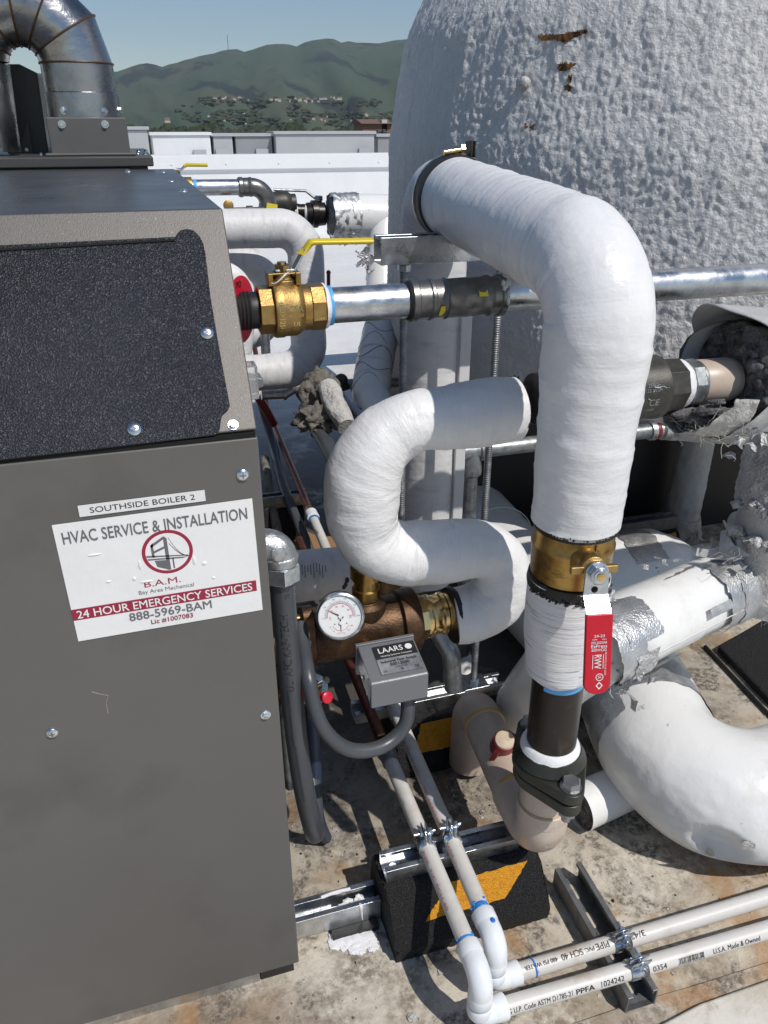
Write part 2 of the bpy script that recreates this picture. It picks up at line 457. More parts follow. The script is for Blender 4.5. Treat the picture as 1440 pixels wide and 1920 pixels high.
    def box(s, c, h, m=0, ax=None):
        ex, ey, ez = ax or (V((1, 0, 0)), V((0, 1, 0)), V((0, 0, 1)))
        c = V(c)
        return s.prism([(-h[0], -h[1]), (h[0], -h[1]), (h[0], h[1]), (-h[0], h[1])], c - ez * h[2], ex, ey, ez * (2 * h[2]), m)
    def box2(s, lo, hi, m=0):
        lo, hi = V(lo), V(hi)
        return s.box((lo + hi) / 2, (hi - lo) / 2, m)
    def sphere(s, c, r, m=0, n=16, sq=(1, 1, 1)):
        prof = []
        c = V(c); s0 = len(s.v)
        for i in range(n + 1):
            t = math.pi * i / n
            for k in range(2 * n):
                a = math.pi * k / n
                s.v.append(c + V((r * sq[0] * math.sin(t) * math.cos(a), r * sq[1] * math.sin(t) * math.sin(a), -r * sq[2] * math.cos(t))))
        for i in range(n):
            for k in range(2 * n):
                k2 = (k + 1) % (2 * n)
                a, b = s0 + i * 2 * n + k, s0 + i * 2 * n + k2
                s.face((a, b, b + 2 * n, a + 2 * n), m)
        return s
    def add(s, verts, faces, m=0):
        s0 = len(s.v)
        s.v += [V(q) for q in verts]
        for f in faces: s.face([s0 + i for i in f], m)
        return s
    def build(s, name, mats, parent=None, smooth=True, bevel=0., sharp=38, kind=None, bseg=2):
        if not isinstance(mats, (list, tuple)): mats = [mats]
        off = parent
        base = V((0, 0, 0))
        while off is not None:
            base += V(off.location); off = off.parent
        if parent is None:
            lo = V([min(p[i] for p in s.v) for i in range(3)]); hi = V([max(p[i] for p in s.v) for i in range(3)])
            loc = V(((lo.x + hi.x) / 2, (lo.y + hi.y) / 2, lo.z))
            if max(hi - lo) > 100: loc = V((0, 0, 0))
        else: loc = V((0, 0, 0))
        base += loc
        me = bpy.data.meshes.new(name)
        me.from_pydata([tuple(p - base) for p in s.v], [], s.f)
        ul = me.uv_layers.new(name='UVMap')
        buf = []
        for f, u in zip(s.f, s.uv):
            if u is None: buf += [0.0, 0.0] * len(f)
            else:
                for a in u: buf += [a[0], a[1]]
        ul.data.foreach_set('uv', buf)
        for k in mats: me.materials.append(MT[k] if isinstance(k, str) else k)
        me.polygons.foreach_set('material_index', s.m)
        me.update()
        bm = bmesh.new(); bm.from_mesh(me)
        bmesh.ops.recalc_face_normals(bm, faces=bm.faces)
        bm.to_mesh(me); bm.free()
        if smooth:
            me.shade_smooth()
            me.set_sharp_from_angle(angle=R(sharp))
        o = bpy.data.objects.new(name, me)
        COL.objects.link(o)
        o.location = loc
        if parent is not None: o.parent = parent
        if bevel:
            b = o.modifiers.new('edge_rounding', 'BEVEL')
            b.width = bevel; b.segments = bseg; b.limit_method = 'ANGLE'; b.angle_limit = R(40)
            b.harden_normals = True
        if kind: o['kind'] = kind
        return o

def thing(name, label, cat, loc, group=None):
    o = bpy.data.objects.new(name, None)
    o.empty_display_size = .05
    COL.objects.link(o)
    o.location = V(loc)
    o['label'] = label; o['category'] = cat
    if group: o['group'] = group
    return o
def tag(o, label, cat, group=None):
    o['label'] = label; o['category'] = cat
    if group: o['group'] = group
    return o
def struct(o): o['kind'] = 'structure'; return o

# ------------------------------------------------------------------ lettering
_tc = {}
def text_mesh(body, bold=False):
    key = (body, bold)
    if key in _tc: return _tc[key]
    c = bpy.data.curves.new('lettering', 'FONT')
    c.body = body
    c.size = 1.0
    c.align_x = 'CENTER'; c.align_y = 'CENTER'
    c.resolution_u = 3
    o = bpy.data.objects.new('lettering', c)
    COL.objects.link(o)
    dg = bpy.context.evaluated_depsgraph_get()
    me = o.evaluated_get(dg).to_mesh()
    vs = [v.co.copy() for v in me.vertices]; fs = [tuple(p.vertices) for p in me.polygons]
    o.evaluated_get(dg).to_mesh_clear()
    bpy.data.objects.remove(o); bpy.data.curves.remove(c)
    xs = [v.x for v in vs]; ys = [v.y for v in vs]
    w = (max(xs) - min(xs)) or 1; h = (max(ys) - min(ys)) or 1
    cx, cy = (max(xs) + min(xs)) / 2, (max(ys) + min(ys)) / 2
    vs = [((v.x - cx), (v.y - cy)) for v in vs]
    _tc[key] = (vs, fs, w, h)
    return _tc[key]
def letters(mb, body, fn, width=None, height=None, m=0, bold=False):
    """fn maps sheet coordinates (metres) to a point in the scene"""
    vs, fs, w, h = text_mesh(body, bold)
    sx = width / w if width else height / h
    sy = height / h if height else sx
    k = .016 * h
    q = fn(0, 0); nn = (fn(.0005, 0) - q).cross(fn(0, .0005) - q).normalized()
    if nn.dot(O - q) < 0: nn = -nn
    for i, (dx, dy) in enumerate(((0, 0),) if not bold else ((-k, 0), (k, 0), (0, k * .7), (0, -k * .7))):
        mb.add([fn((x + dx) * sx, (y + dy) * sy) + nn * (.00009 * i) for x, y in vs], fs, m)
def sheet(o, ex, ey, lift=0.):
    o, ex, ey = V(o), V(ex).normalized(), V(ey).normalized()
    n = ex.cross(ey)
    return lambda x, y: o + ex * x + ey * y + n * lift
def on_pipe(p0, axis, up, r, s0, a0, flip=1):
    """writing that runs along a straight pipe; a0 is the angle from 'up' round the pipe"""
    ax = V(axis).normalized(); up = (V(up) - ax * V(up).dot(ax)).normalized(); sd = ax.cross(up)
    def fn(x, y):
        a = a0 - flip * y / r
        return V(p0) + ax * (s0 + flip * x) + (up * math.cos(a) + sd * math.sin(a)) * r
    return fn

def strut(mb, p0, p1, up, w=.041, h=.041, t=.0026, lip=.0095, m=0):
    p0, p1 = V(p0), V(p1)
    d = (p1 - p0); up = V(up).normalized(); ex = d.normalized().cross(up)
    W2 = w / 2
    poly = [(-W2 + lip, h - .007), (-W2 + lip, h), (-W2, h), (-W2, 0), (W2, 0), (W2, h), (W2 - lip, h), (W2 - lip, h - .007),
            (W2 - lip + t, h - .007), (W2 - lip + t, h - t), (W2 - t, h - t), (W2 - t, t), (-W2 + t, t), (-W2 + t, h - t), (-W2 + lip - t, h - t), (-W2 + lip - t, h - .007)]
    mb.prism(poly, p0, ex, up, d, m)
def oval(L, w, n=8):
    return [(L / 2 - w / 2 + w / 2 * math.cos(a), w / 2 * math.sin(a)) for a in [-math.pi / 2 + math.pi * k / n for k in range(n + 1)]] + \
           [(-L / 2 + w / 2 + w / 2 * math.cos(a), w / 2 * math.sin(a)) for a in [math.pi / 2 + math.pi * k / n for k in range(n + 1)]]
def hexbolt(mb, o, axis, r, h, m=0, washer=0.):
    if washer: mb.lathe(o, axis, [(0, washer), (.0015, washer)], m, 20)
    mb.hexa(V(o) + V(axis).normalized() * (.0015 if washer else 0), axis, r, h, m)
def blob(mb, c, r, seed, m=0, amp=.3, sc=9., sq=(1, 1, 1), sub=3):
    bm = bmesh.new()
    bmesh.ops.create_icosphere(bm, subdivisions=sub, radius=1)
    vs = []
    for v in bm.verts:
        d = v.co.normalized()
        k = 1 + amp * noise.noise(d * sc * .3 + V((seed, seed * .7, 0))) + amp * .5 * noise.noise(d * sc + V((seed, 0, 3)))
        vs.append(V(c) + V((d.x * sq[0], d.y * sq[1], d.z * sq[2])) * r * k)
    fs = [tuple(v.index for v in f.verts) for f in bm.faces]
    bm.free()
    mb.add(vs, fs, m)
UPZ = V((0, 0, 1))

# ================================================================== SETTING
# the roof we stand on: one big sheet
g = MB()
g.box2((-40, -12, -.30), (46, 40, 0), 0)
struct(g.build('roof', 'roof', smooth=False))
# the lap of newer membrane in the corner by the curb, a sheet of its own thickness
def edge_sheet(pix, z, back):
    q = [onz(x, y, z) for x, y in pix]
    d = (q[-1] - q[0]).normalized()
    q = [q[0] - d * 1.2] + q + [q[-1] + d * 4]
    return q + [q[-1] + V((0, -back, 0)), q[0] + V((0, -back, 0))]
g = MB(); g.slab([p - UPZ * .003 for p in edge_sheet(((1085, 1918), (1180, 1885), (1300, 1850), (1440, 1806)), .004, 3)], UPZ * .005)
struct(g.build('roof_membrane_lap', 'roof', smooth=False))
g = MB(); g.slab([p - UPZ * .005 for p in edge_sheet(((1240, 1925), (1310, 1888), (1440, 1842)), .006, 3)], UPZ * .016)
struct(g.build('roof_curb', 'curb', smooth=False, bevel=.005))

# valley floor far below the roof
g = MB(); g.box2((-4800, 60, -10.5), (4800, 5200, -9.5))
struct(g.build('ground', 'plain', smooth=False))

# hills
ridge = [(-900, 150), (-500, 118), (-200, 150), (0, 128), (120, 142), (220, 134), (250, 124), (270, 118), (285, 119), (300, 126), (325, 119), (350, 112), (375, 105), (400, 100), (425, 93), (445, 92), (462, 98), (480, 90), (500, 84),
         (522, 82), (540, 83), (553, 88), (568, 80), (590, 75), (612, 72), (625, 73), (640, 80), (655, 77), (668, 80), (690, 80), (705, 82), (720, 79), (745, 75), (770, 73), (900, 95), (1200, 60), (1600, 110), (2200, 90), (2600, 140)]
def ridge_y(x):
    for (x0, y0), (x1, y1) in zip(ridge, ridge[1:]):
        if x0 <= x <= x1:
            t = (x - x0) / (x1 - x0); t = t * t * (3 - 2 * t)
            return y0 + (y1 - y0) * t
    return 120
def hill_point(x, t):
    yr = ridge_y(x)
    y = 249 + (yr - 249) * (t ** .85)
    gul = 1.2 - 2.4 * abs(noise.noise((x * .0085 + t * .9, t * .35, 1.))) + 1.3 * (.5 - abs(noise.noise((x * .021 - t * 1.0, t * .5, 5.)))) + .25 * noise.noise((x * .06, t * 2, 9.))
    d = 1500 + 2300 * t - 330 * gul * math.sin(math.pi * min(1, t * .9 + .08))
    r = ray(x, y); r = r / math.hypot(r.x, r.y)
    return O + r * d
g = MB()
xs = [-900 + 14 * i for i in range(251)]
NT = 44
for x in xs:
    for j in range(NT + 1): g.v.append(hill_point(x, j / NT))
    p = hill_point(x, 1.0); q = p - O; hd = math.hypot(q.x, q.y)
    g.v.append(V((p.x + q.x / hd * 300, p.y + q.y / hd * 300, -10)))
n = NT + 2
for i in range(len(xs) - 1):
    for j in range(n - 1):
        a = i * n + j
        g.face((a, a + n, a + n + 1, a + 1))
struct(g.build('hills', 'hill', sharp=180))

# houses on the slope: each one a small gabled box
rnd = random.Random(4)
def hill_house(x, y, w, h, label, grp, roofm='houseroof'):
    yr = ridge_y(x)
    t = max(.001, (249 - y) / (249 - yr)) ** (1 / .85)
    p = hill_point(x, t)
    d = (p - O).length / F * 1.05
    fx = V((O - p).normalized()); fx.z = 0; fx.normalize(); sx = UPZ.cross(fx)
    hw, hh = w * d * .5, h * d
    m = MB()
    m.box(p + UPZ * (hh * .3) + fx * hw * .3, (hw, hw * .7, hh * .7), 0, (sx, fx, UPZ))
    m.prism([(-hw * .8, 0), (hw * .8, 0), (0, hh * .42)], p + UPZ * hh + fx * hw * .3 - sx * hw * 1.06, fx, UPZ, sx * hw * 2.12, 1)
    o = m.build('hill_house', ['house', roofm], smooth=False)
    tag(o, label, 'house', grp)
for (x0, x1, yc, k) in ((400, 468, 188, 9), (505, 615, 189, 17), (620, 648, 187, 6)):
    for i in range(k):
        hill_house(x0 + (x1 - x0) * (i + rnd.random() * .6) / k, yc + rnd.uniform(-3, 3), rnd.uniform(3, 6.5), rnd.uniform(2, 3.4),
                   'tiny pale house in the row of houses halfway up the green hillside', 'houses in the upper row on the hill')
for i in range(26):
    hill_house(380 + 350 * rnd.random(), 222 + rnd.uniform(-9, 14), rnd.uniform(2.5, 5), rnd.uniform(1.6, 2.8),
               'tiny pale house among trees at the foot of the green hills', 'houses at the foot of the hills')
hill_house(315, 236, 8, 8, 'small white house at the far end of the tree belt, by itself', None)

m = MB(); p = hill_point(428, 1.0)
m.tube([p - UPZ * 5, p + UPZ * 52], 1.3, n=6)
m.tube([p + UPZ * 30 - RT * 5, p + UPZ * 30 + RT * 5], .6, n=5)
tag(m.build('radio_mast', 'galvd'), 'thin radio mast standing on the hill ridge', 'mast')

# belt of trees in front of the hills: reads as one mass
m = MB()
for i in range(460):
    x = rnd.uniform(-300, 1700); d = rnd.uniform(330, 620)
    r = ray(x, 238); r = r / math.hypot(r.x, r.y)
    p = O + r * d; h = rnd.uniform(5.5, 9.8) * (d / 480) ; 
    top = -4.6 + h * .42 + (2.6 if rnd.random() < .14 else 0)
    for q in range(3):
        blob(m, V((p.x + rnd.uniform(-3, 3), p.y + rnd.uniform(-3, 3), top - h * (.35 + .3 * q * rnd.random()))), h * rnd.uniform(.3, .5), rnd.random() * 50, 0, .5, 7, (1, 1, rnd.uniform(.8, 1.3)), sub=2)
    if i % 3 == 0: m.tube([V((p.x, p.y, -9.6)), V((p.x, p.y, top - h * .5))], .4, n=5)
m.build('treeline', 'leaf', kind='stuff', sharp=10)
bpy.data.objects['treeline']['label'] = 'dark belt of trees between the rooftops and the hills'

# clumps of trees that show on the slope
m = MB()
for i in range(420):
    x = rnd.uniform(330, 745); y = rnd.choice([rnd.gauss(228, 7), rnd.gauss(216, 5), rnd.gauss(193, 4)])
    if noise.noise((x * .02, y * .05, 2.)) < -.12: continue
    t = max(.002, (249 - min(y, 247)) / (249 - ridge_y(x))) ** (1 / .85)
    p = hill_point(x, t)
    blob(m, p + UPZ * 1.5, rnd.uniform(2, 5), rnd.random() * 60, 0, .5, 7, (2.2, 2.2, .75), sub=1)
m.build('hillside_trees', 'leaf', kind='stuff', sharp=10)

# parapet and the plant screens behind it
t = thing('parapet_wall', 'long white coated parapet wall with a metal coping across the roof', 'wall', (1.6, 10, 0))
m = MB(); m.box2((-16, 10.0, 0), (22, 10.28, .735)); m.build('wall', 'wallw', t, smooth=False)
m = MB(); m.box2((-16, 9.965, .735), (22, 10.32, .89))
for x in np.arange(-15, 21, .62): m.cyl((x, 9.966, .80), (x, 9.956, .80), .012, n=10)
m.build('coping', 'wallw', t, smooth=False, bevel=.012)
def panel(x0, x1, ytop, b, mk, label, dep=.8):
    a0, a1 = onb(x0, 290, b).x, onb(x1, 290, b).x
    z = onb((x0 + x1) / 2, ytop, b).z
    t = thing('roof_unit', label, 'equipment screen', ((a0 + a1) / 2, b + dep / 2, 0))
    m = MB(); m.box2((a0 + .02, b, .0), (a1 - .02, b + dep, z - .05)); m.build('casing', mk, t, smooth=False, bevel=.02)
    m = MB(); m.box2((a0 - .01, b - .03, z - .05), (a1 + .01, b + dep + .03, z)); m.build('cap', 'unitl' if mk != 'wallw' else 'wallw', t, smooth=False)
    m = MB(); m.box2((a1 - .35, b - .09, .66), (a1 - .12, b, .80)); m.build('bracket', 'unitl', t, smooth=False)
panel(-120, 236, 246, 16.4, 'unitl', 'pale sheet metal roof screen partly behind the boiler flue')
panel(240, 284, 237, 15.0, 'unitl', 'tall narrow pale roof unit just right of the flue collar', .5)
panel(286, 399, 248, 16.0, 'wallw', 'bright white roof screen panel beyond the parapet')
panel(400, 440, 250, 16.05, 'unitl', 'narrow light grey roof screen panel beside the bright white one', .7)
panel(441, 514, 250, 16.08, 'unitg', 'mid grey roof screen panel between the pale ones')
panel(516, 704, 246, 15.9, 'unitl', 'longest pale grey roof screen panel behind the parapet')
panel(706, 900, 251, 16.3, 'unitg', 'grey roof screen panel meeting the edge of the foam tank')
# small dark equipment tops and a reddish block beyond the screens
for (x, w) in ((408, 9), (423, 7), (437, 9), (455, 7), (473, 8), (493, 9), (711, 7), (722, 8)):
    p = onb(x, 248, 18.5); d = (p - O).dot(FW) / F
    m = MB(); m.box2((p.x - w * d / 2, 18.5, p.z - .16), (p.x + w * d / 2, 18.8, p.z + .03)); m.box2((p.x - w * d * .3, 18.55, p.z + .03), (p.x + w * d * .3, 18.7, p.z + .06))
    tag(m.build('roof_vent', 'graydark', smooth=False, bevel=.01), 'small dark roof vent box poking up behind the screen panels', 'vent', 'dark vents behind the screens')
t = thing('terracotta_building', 'small reddish building in the trees beside the tank', 'building', onb(712, 240, 240))
for (x0, x1, y0, mk, nm) in ((680, 735, 232, 'terra', 'wall'), (716, 726, 224, 'house', 'tower')):
    p0, p1 = onb(x0, y0, 240), onb(x1, y0, 240)
    m = MB(); m.box2((p0.x, 240, -9.5), (p1.x, 250, p0.z)); m.build(nm, mk, t, smooth=False)
p0, p1 = onb(678, 232, 239), onb(737, 228, 239)
m = MB(); m.prism([(0, 0), (12, 0), (6, 1.2)], (p0.x, 239, p0.z), (0, 1, 0), UPZ, V((p1.x - p0.x, 0, 0))); m.build('roof', 'houseroof', t, smooth=False)

# the air between us and the hills
m = MB(); m.box2((-4900, -300, -11.6), (4900, 5300, 520))
hz = m.build('haze', [], smooth=False, kind='stuff')
hz['label'] = 'thin blue haze over the valley'
hm = bpy.data.materials.new('valley_haze'); hm.use_nodes = True
hn = hm.node_tree; hn.nodes.clear()
pv = hn.nodes.new('ShaderNodeVolumePrincipled'); pv.inputs['Color'].default_value = (.80, .90, 1, 1); pv.inputs['Density'].default_value = .000075; pv.inputs['Anisotropy'].default_value = .2
ho = hn.nodes.new('ShaderNodeOutputMaterial'); hn.links.new(pv.outputs[0], ho.inputs['Volume'])
hz.data.materials.append(hm)
S.cycles.volume_max_steps = 64

# ================================================================== TANK
TC, TR = V((1.56, 2.03, 0)), .88
def tank_r(z):
    pts = [(.50, .35), (.52, .70), (.56, .82), (.63, .868), (.75, .884), (1.15, .884), (1.40, .838), (1.6, .735), (1.75, .645), (1.92, .52), (2.04, .39), (2.12, .23), (2.16, .10), (2.17, .004)]
    for (z0, r0), (z1, r1) in zip(pts, pts[1:]):
        if z <= z1:
            k = (z - z0) / (z1 - z0)
            return r0 + (r1 - r0) * (k )
    return .004
_zs = np.linspace(.50, 2.17, 430)
_rs = np.array([tank_r(z) for z in _zs])
_k = np.hanning(31); _k /= _k.sum()
_rs = np.convolve(np.pad(_rs, 15, 'edge'), _k, 'valid')
_rs[-1] = .002
def tank_disp(a, z):
    p = V((math.cos(a) * TR, math.sin(a) * TR, z))
    q = V((p.x * 17, p.y * 17, p.z * 9))
    rough = .62 + .55 * noise.noise(p * 2.2 + V((9, 0, 0)))
    d = .0016 * noise.noise(q)
    w = V((p.x * 74, p.y * 74, p.z * 56))
    d += (.0062 * max(-.12, .38 - abs(noise.noise(w + V((.6 * noise.noise(p * 9), 0, 0))))) + (.0030 * noise.noise(V((p.x * 29, p.y * 29, p.z * 20 + 7))))) * rough
    d += .0034 * noise.noise(V((p.x * 95, p.y * 95, p.z * 75))) * rough
    d += .0045 * noise.noise(p * 3.1) + .0045 * noise.noise(V((a * 11, 0, z * .5))) + .002 * noise.noise(V((a * 30, 3, z * 1.2)))
    return d
t = thing('storage_tank', 'huge tank coated in lumpy grey white sprayed foam', 'tank', (TC.x, TC.y, 0))
g = MB()
A0, A1, NA = R(125), R(330), 900
NAB = 60
angs = [A0 + (A1 - A0) * i / NA for i in range(NA + 1)] + [A1 + (2 * math.pi - (A1 - A0)) * i / NAB for i in range(1, NAB)]
nz_ = len(_zs)
for a in angs:
    ca, sa = math.cos(a), math.sin(a)
    for z, r in zip(_zs, _rs):
        rr = r + tank_disp(a, z) * min(1, r / .3)
        g.v.append(V((TC.x + ca * rr, TC.y + sa * rr, z)))
na = len(angs)
for i in range(na):
    i2 = (i + 1) % na
    for j in range(nz_ - 1):
        g.face((i * nz_ + j, i2 * nz_ + j, i2 * nz_ + j + 1, i * nz_ + j + 1))
g.face([i * nz_ for i in range(na)][::-1])
g.build('shell', 'foamtank', t, sharp=180)
def tank_hit(x, y):
    d = ray(x, y); s = .8
    for _ in range(4000):
        p = O + d * s
        q = p - V((TC.x, TC.y, 0))
        if .50 < p.z < 2.17 and math.hypot(q.x, q.y) <= np.interp(p.z, _zs, _rs): return p
        s += .0012
    return None
def tank_patch(pix, seed):
    """a torn place where the brown foam shows: a thin crumbly flake lying on the shell"""
    m = MB()
    pts = []
    for x, y in pix:
        p = tank_hit(x, y); q = V((p.x - TC.x, p.y - TC.y, 0)); a = math.atan2(q.y, q.x)
        pts.append((a, p.z))
    am = sum(a for a, z in pts) / len(pts)
    # grid over the bounding box, keep cells inside
    def inside(a, z):
        c = False; k = len(pts)
        for i in range(k):
            (x1, y1), (x2, y2) = pts[i], pts[i - 1]
            if (y1 > z) != (y2 > z) and a < (x2 - x1) * (z - y1) / (y2 - y1) + x1: c = not c
        return c
    a0, a1 = min(a for a, z in pts), max(a for a, z in pts); z0, z1 = min(z for a, z in pts), max(z for a, z in pts)
    na, nz2 = max(4, int((a1 - a0) * TR / .0022)), max(4, int((z1 - z0) / .0022))
    idx = {}
    def vert(i, j):
        if (i, j) not in idx:
            a = a0 + (a1 - a0) * i / na; z = z0 + (z1 - z0) * j / nz2
            r = float(np.interp(z, _zs, _rs)) + tank_disp(a, z) + .0035 + .0015 * noise.noise((a * 300, z * 300, seed))
            idx[(i, j)] = len(m.v); m.v.append(V((TC.x + math.cos(a) * r, TC.y + math.sin(a) * r, z)))
        return idx[(i, j)]
    for i in range(na):
        for j in range(nz2):
            a = a0 + (a1 - a0) * (i + .5) / na; z = z0 + (z1 - z0) * (j + .5) / nz2
            jit = .0022 * noise.noise((a * 420, z * 420, seed + 3))
            if inside(a + jit * 1.5, z + jit): m.face((vert(i, j), vert(i + 1, j), vert(i + 1, j + 1), vert(i, j + 1)))
    return m.build('exposed_foam', 'foamhole', t, sharp=30) if m.f else None
tank_patch([(1011, 66), (1050, 64), (1078, 59), (1105, 55), (1102, 62), (1090, 66), (1078, 70), (1068, 76), (1060, 82), (1053, 78), (1040, 74), (1018, 78)], 1)
tank_patch([(1047, 120), (1060, 117), (1084, 118), (1078, 124), (1066, 131), (1056, 136), (1048, 132)], 2)
tank_patch([(1066, 141), (1074, 138), (1072, 150), (1069, 158), (1064, 152)], 3)
tank_patch([(1058, 161), (1066, 158), (1074, 163), (1070, 172), (1060, 169)], 4)
tank_patch([(985, 234), (990, 231), (991, 241), (987, 243)], 5)
tank_patch([(996, 238), (1003, 232), (1004, 238), (998, 246)], 6)
m = MB()
p = tank_hit(985, 156); q = (p - V((TC.x, TC.y, p.z))).normalized()
m.lathe(p - q * .004, q, [(0, .012), (.02, .012), (.022, .008)], 0, 16); m.build('stud', 'mastic', t)
m = MB(); m.box2((.80, 1.87, .0), (2.3, 2.6, .53)); m.build('under_tank_shade', 'black', t, smooth=False)  # black box added under the tank to stand for the deep shade there
for k, ang in enumerate((215, 262, 310, 30, 120)):
    a = R(ang); p = V((TC.x + .62 * math.cos(a), TC.y + .62 * math.sin(a), 0))
    if k not in (0, 1, 4):
        m = MB(); m.cyl(p, p + UPZ * .56, .045); m.build('leg', 'graydark', t)

# ================================================================== BOILER
BA, BF, BB = .095, .768, 1.82        # right side, front, back
ZK, ZT, BT = .912, 1.118, .920       # kink height, top height, top front edge
t = thing('boiler', 'grey sheet metal boiler with a black upper panel and a white service sticker', 'boiler', (-.3, 1.3, 0))
boiler = t
m = MB()
side = [(BF + .004, .03), (BF + .004, ZK - .004), (BT, ZT - .004), (BB, ZT - .004), (BB, .03)]
m.prism(side, (-.9, 0, 0), (0, 1, 0), UPZ, V((.9 + BA - .004, 0, 0)))
m.build('casing', 'graypaint', t, smooth=False)
m = MB(); m.box2((-.9, BF - .003, .028), (BA, BF + .018, ZK - .006)); m.build('front_panel', 'graypaint', t, smooth=False, bevel=.0022)
m = MB()
m.box2((-.88, BF + .022, 0), (BA - .04, BB - .05, .03)); m.build('base_rail', 'graydark', t, smooth=False)
nT = V((0, -(ZT - ZK), BT - BF)).normalized()        # outward normal of the tilted panel
eT = V((0, BT - BF, ZT - ZK)).normalized()
pT = V((BA, BF, ZK))
LT = math.hypot(BT - BF, ZT - ZK)
m = MB(); m.prism([(-.995, .002), (0, .002), (0, LT), (-.995, LT)], pT - nT * .006, V((1, 0, 0)), eT, nT * .007)
m.build('upper_panel', 'hammer', t, smooth=False, bevel=.002)
m = MB(); m.box2((-.9, BT + .002, ZT - .006), (BA, BB, ZT)); m.build('top_cover', 'topmetal', t, smooth=False, bevel=.002)
# black wrinkle-painted inset with its cut corners
pix = [(-260, 474), (0, 462), (330, 446), (331, 441), (338, 434), (350, 431), (363, 434), (374, 444), (381, 458), (385, 476), (395, 560), (412, 660), (431, 762), (427, 770), (417, 779), (414, 790), (412, 806), (404, 817), (200, 841), (0, 864), (-260, 892)]
poly = [onplane(x, y, pT + nT * .001, nT) for x, y in pix]
m = MB(); m.slab(poly, nT * .0032); m.build('black_panel', 'crackle', t, smooth=False, bevel=.0012)
a, b = [onplane(x, y, pT + nT * .0042, nT) for x, y in ((-260, 482), (328, 449))]
m = MB(); m.slab([a, b, b - eT * .0022, a - eT * .0022], nT * .0016); m.build('panel_lip', 'blackhole', t, smooth=False)
m = MB(); m.box2((-.9, BF - .0012, ZK - .0065), (BA - .002, BF + .01, ZK - .001)); m.build('seam_gap', 'blackhole', t, smooth=False)

def screw(p, n, r=.0052, kind='pan'):
    m = MB()
    n = V(n).normalized()
    ex, ey, _ = frame_of(n)
    if kind == 'pan':
        m.lathe(p, n, [(0, r), (.0016, r), (.003, r * .8), (.0036, r * .45), (.0037, .0001)], 0, 20)
        m.box(V(p) + n * .0036, (r * .5, r * .13, .0003), 1, (ex, ey, n)); m.box(V(p) + n * .0036, (r * .13, r * .5, .0004), 1, (ex, ey, n))
    else:
        m.lathe(p, n, [(0, r), (.001, r), (.0012, r * .98)], 0, 20)
        m.hexa(V(p) + n * .001, n, r * .72, .0036, 0)
        m.box(V(p) + n * .0047, (r * .42, r * .1, .0002), 1, (ex, ey, n))
    m.build('screw', ['screw', 'darkstrut'], boiler)
for x, y in ((388, 625), (252, 805)): screw(onplane(x, y, pT + nT * .0042, nT), nT, .0068)
screw(onplane(437, 797, pT + nT * .001, nT), nT, .0056, 'hex')
for x, y in ((455, 890), (498, 1340), (98, 1374)): screw(onb(x, y, BF - .003), (0, -1, 0), .0066, 'hex' if x == 498 else 'pan')
for x, y in ((240, 323), (306, 324), (321, 341), (344, 360)): screw(onz(x, y, ZT), (0, 0, 1), .0066, 'hex')
m = MB()
m.tube([onb(x, y, BF - .0031) for x, y in ((172, 1297), (186, 1301), (203, 1304), (199, 1318), (203, 1338))], .00022, n=4)
m.build('scratch', 'tancap', t)
m = MB(); m.box2((-.9, BF + .0035, .0), (BA - .062, BF + .012, .0275)); m.build('base_strip', 'galv', t, smooth=False)
m = MB()
p0 = onz(470, 1812, .06)
m.box2((BA - .060, BF + .004, .002), (BA - .008, BF + .021, .0275)); m.build('foot', 'black', t, smooth=False)

# the stickers
def flatframe(c00, c10, c01):
    ex = (c10 - c00).normalized(); n = V((0, -1, 0)); ey = n.cross(ex)
    return ex, ey
bs = BF - .0036
c = [onb(x, y, bs) for x, y in ((97, 985), (472, 934), (493, 1143), (147, 1202))]
ex = ((c[1] - c[0]) + (c[2] - c[3])).normalized(); ey = V((0, -1, 0)).cross(ex) * -1
ey = ex.cross(V((0, 1, 0))) * 1.0
if ey.z < 0: ey = -ey
ctr = (c[0] + c[1] + c[2] + c[3]) / 4
SW = ((c[1] - c[0]).length + (c[2] - c[3]).length) / 2; SH = ((c[3] - c[0]).length + (c[2] - c[1]).length) / 2
m = MB(); m.prism([(-SW / 2, -SH / 2), (SW / 2, -SH / 2), (SW / 2, SH / 2), (-SW / 2, SH / 2)], ctr, ex, ey, V((0, -.0005, 0)))
for (u, v, l, w, an) in ((-.33, .22, .075, .010, .0), (-.1, -.07, .07, .012, .35), (.16, .05, .018, .05, .2), (.21, .01, .03, .02, -.5), (-.12, .08, .015, .05, .1), (-.16, -.03, .02, .02, 0), (-.29, -.02, .03, .012, .2), (.25, -.13, .02, .012, .3)):
    q = ctr + ex * (u * SW) + ey * (v * SH) - V((0, .0005, 0))
    m.sphere(q, 1, 0, 8, (l * SW / 2, .0011, w * SH / 1.2))
st = m.build('service_sticker', 'white', t, sharp=30)
def SF(u, v, lift=.0008):    # sticker coordinates: u, v in -.5 .. .5
    return lambda x, y: ctr + ex * (u * SW + x) + ey * (v * SH + y) - V((0, lift, 0))
mt = MB()
letters(mt, 'HVAC SERVICE & INSTALLATION', SF(-.0, .385), SW * .93, SH * .095, 1, True)
letters(mt, 'B.A.M.', SF(-.02, -.095), SW * .19, SH * .052, 2)
letters(mt, 'Bay Area Mechanical', SF(-.005, -.165), SW * .29, SH * .045, 1)
bh = .098
mt.prism([(-.5 * SW, -SH * bh / 2), (SW * .478, -SH * bh / 2), (SW * .478, SH * bh / 2), (-.5 * SW, SH * bh / 2)], SF(0, -.262, .0006)(0, 0), ex, ey, V((0, -.0001, 0)), 2)
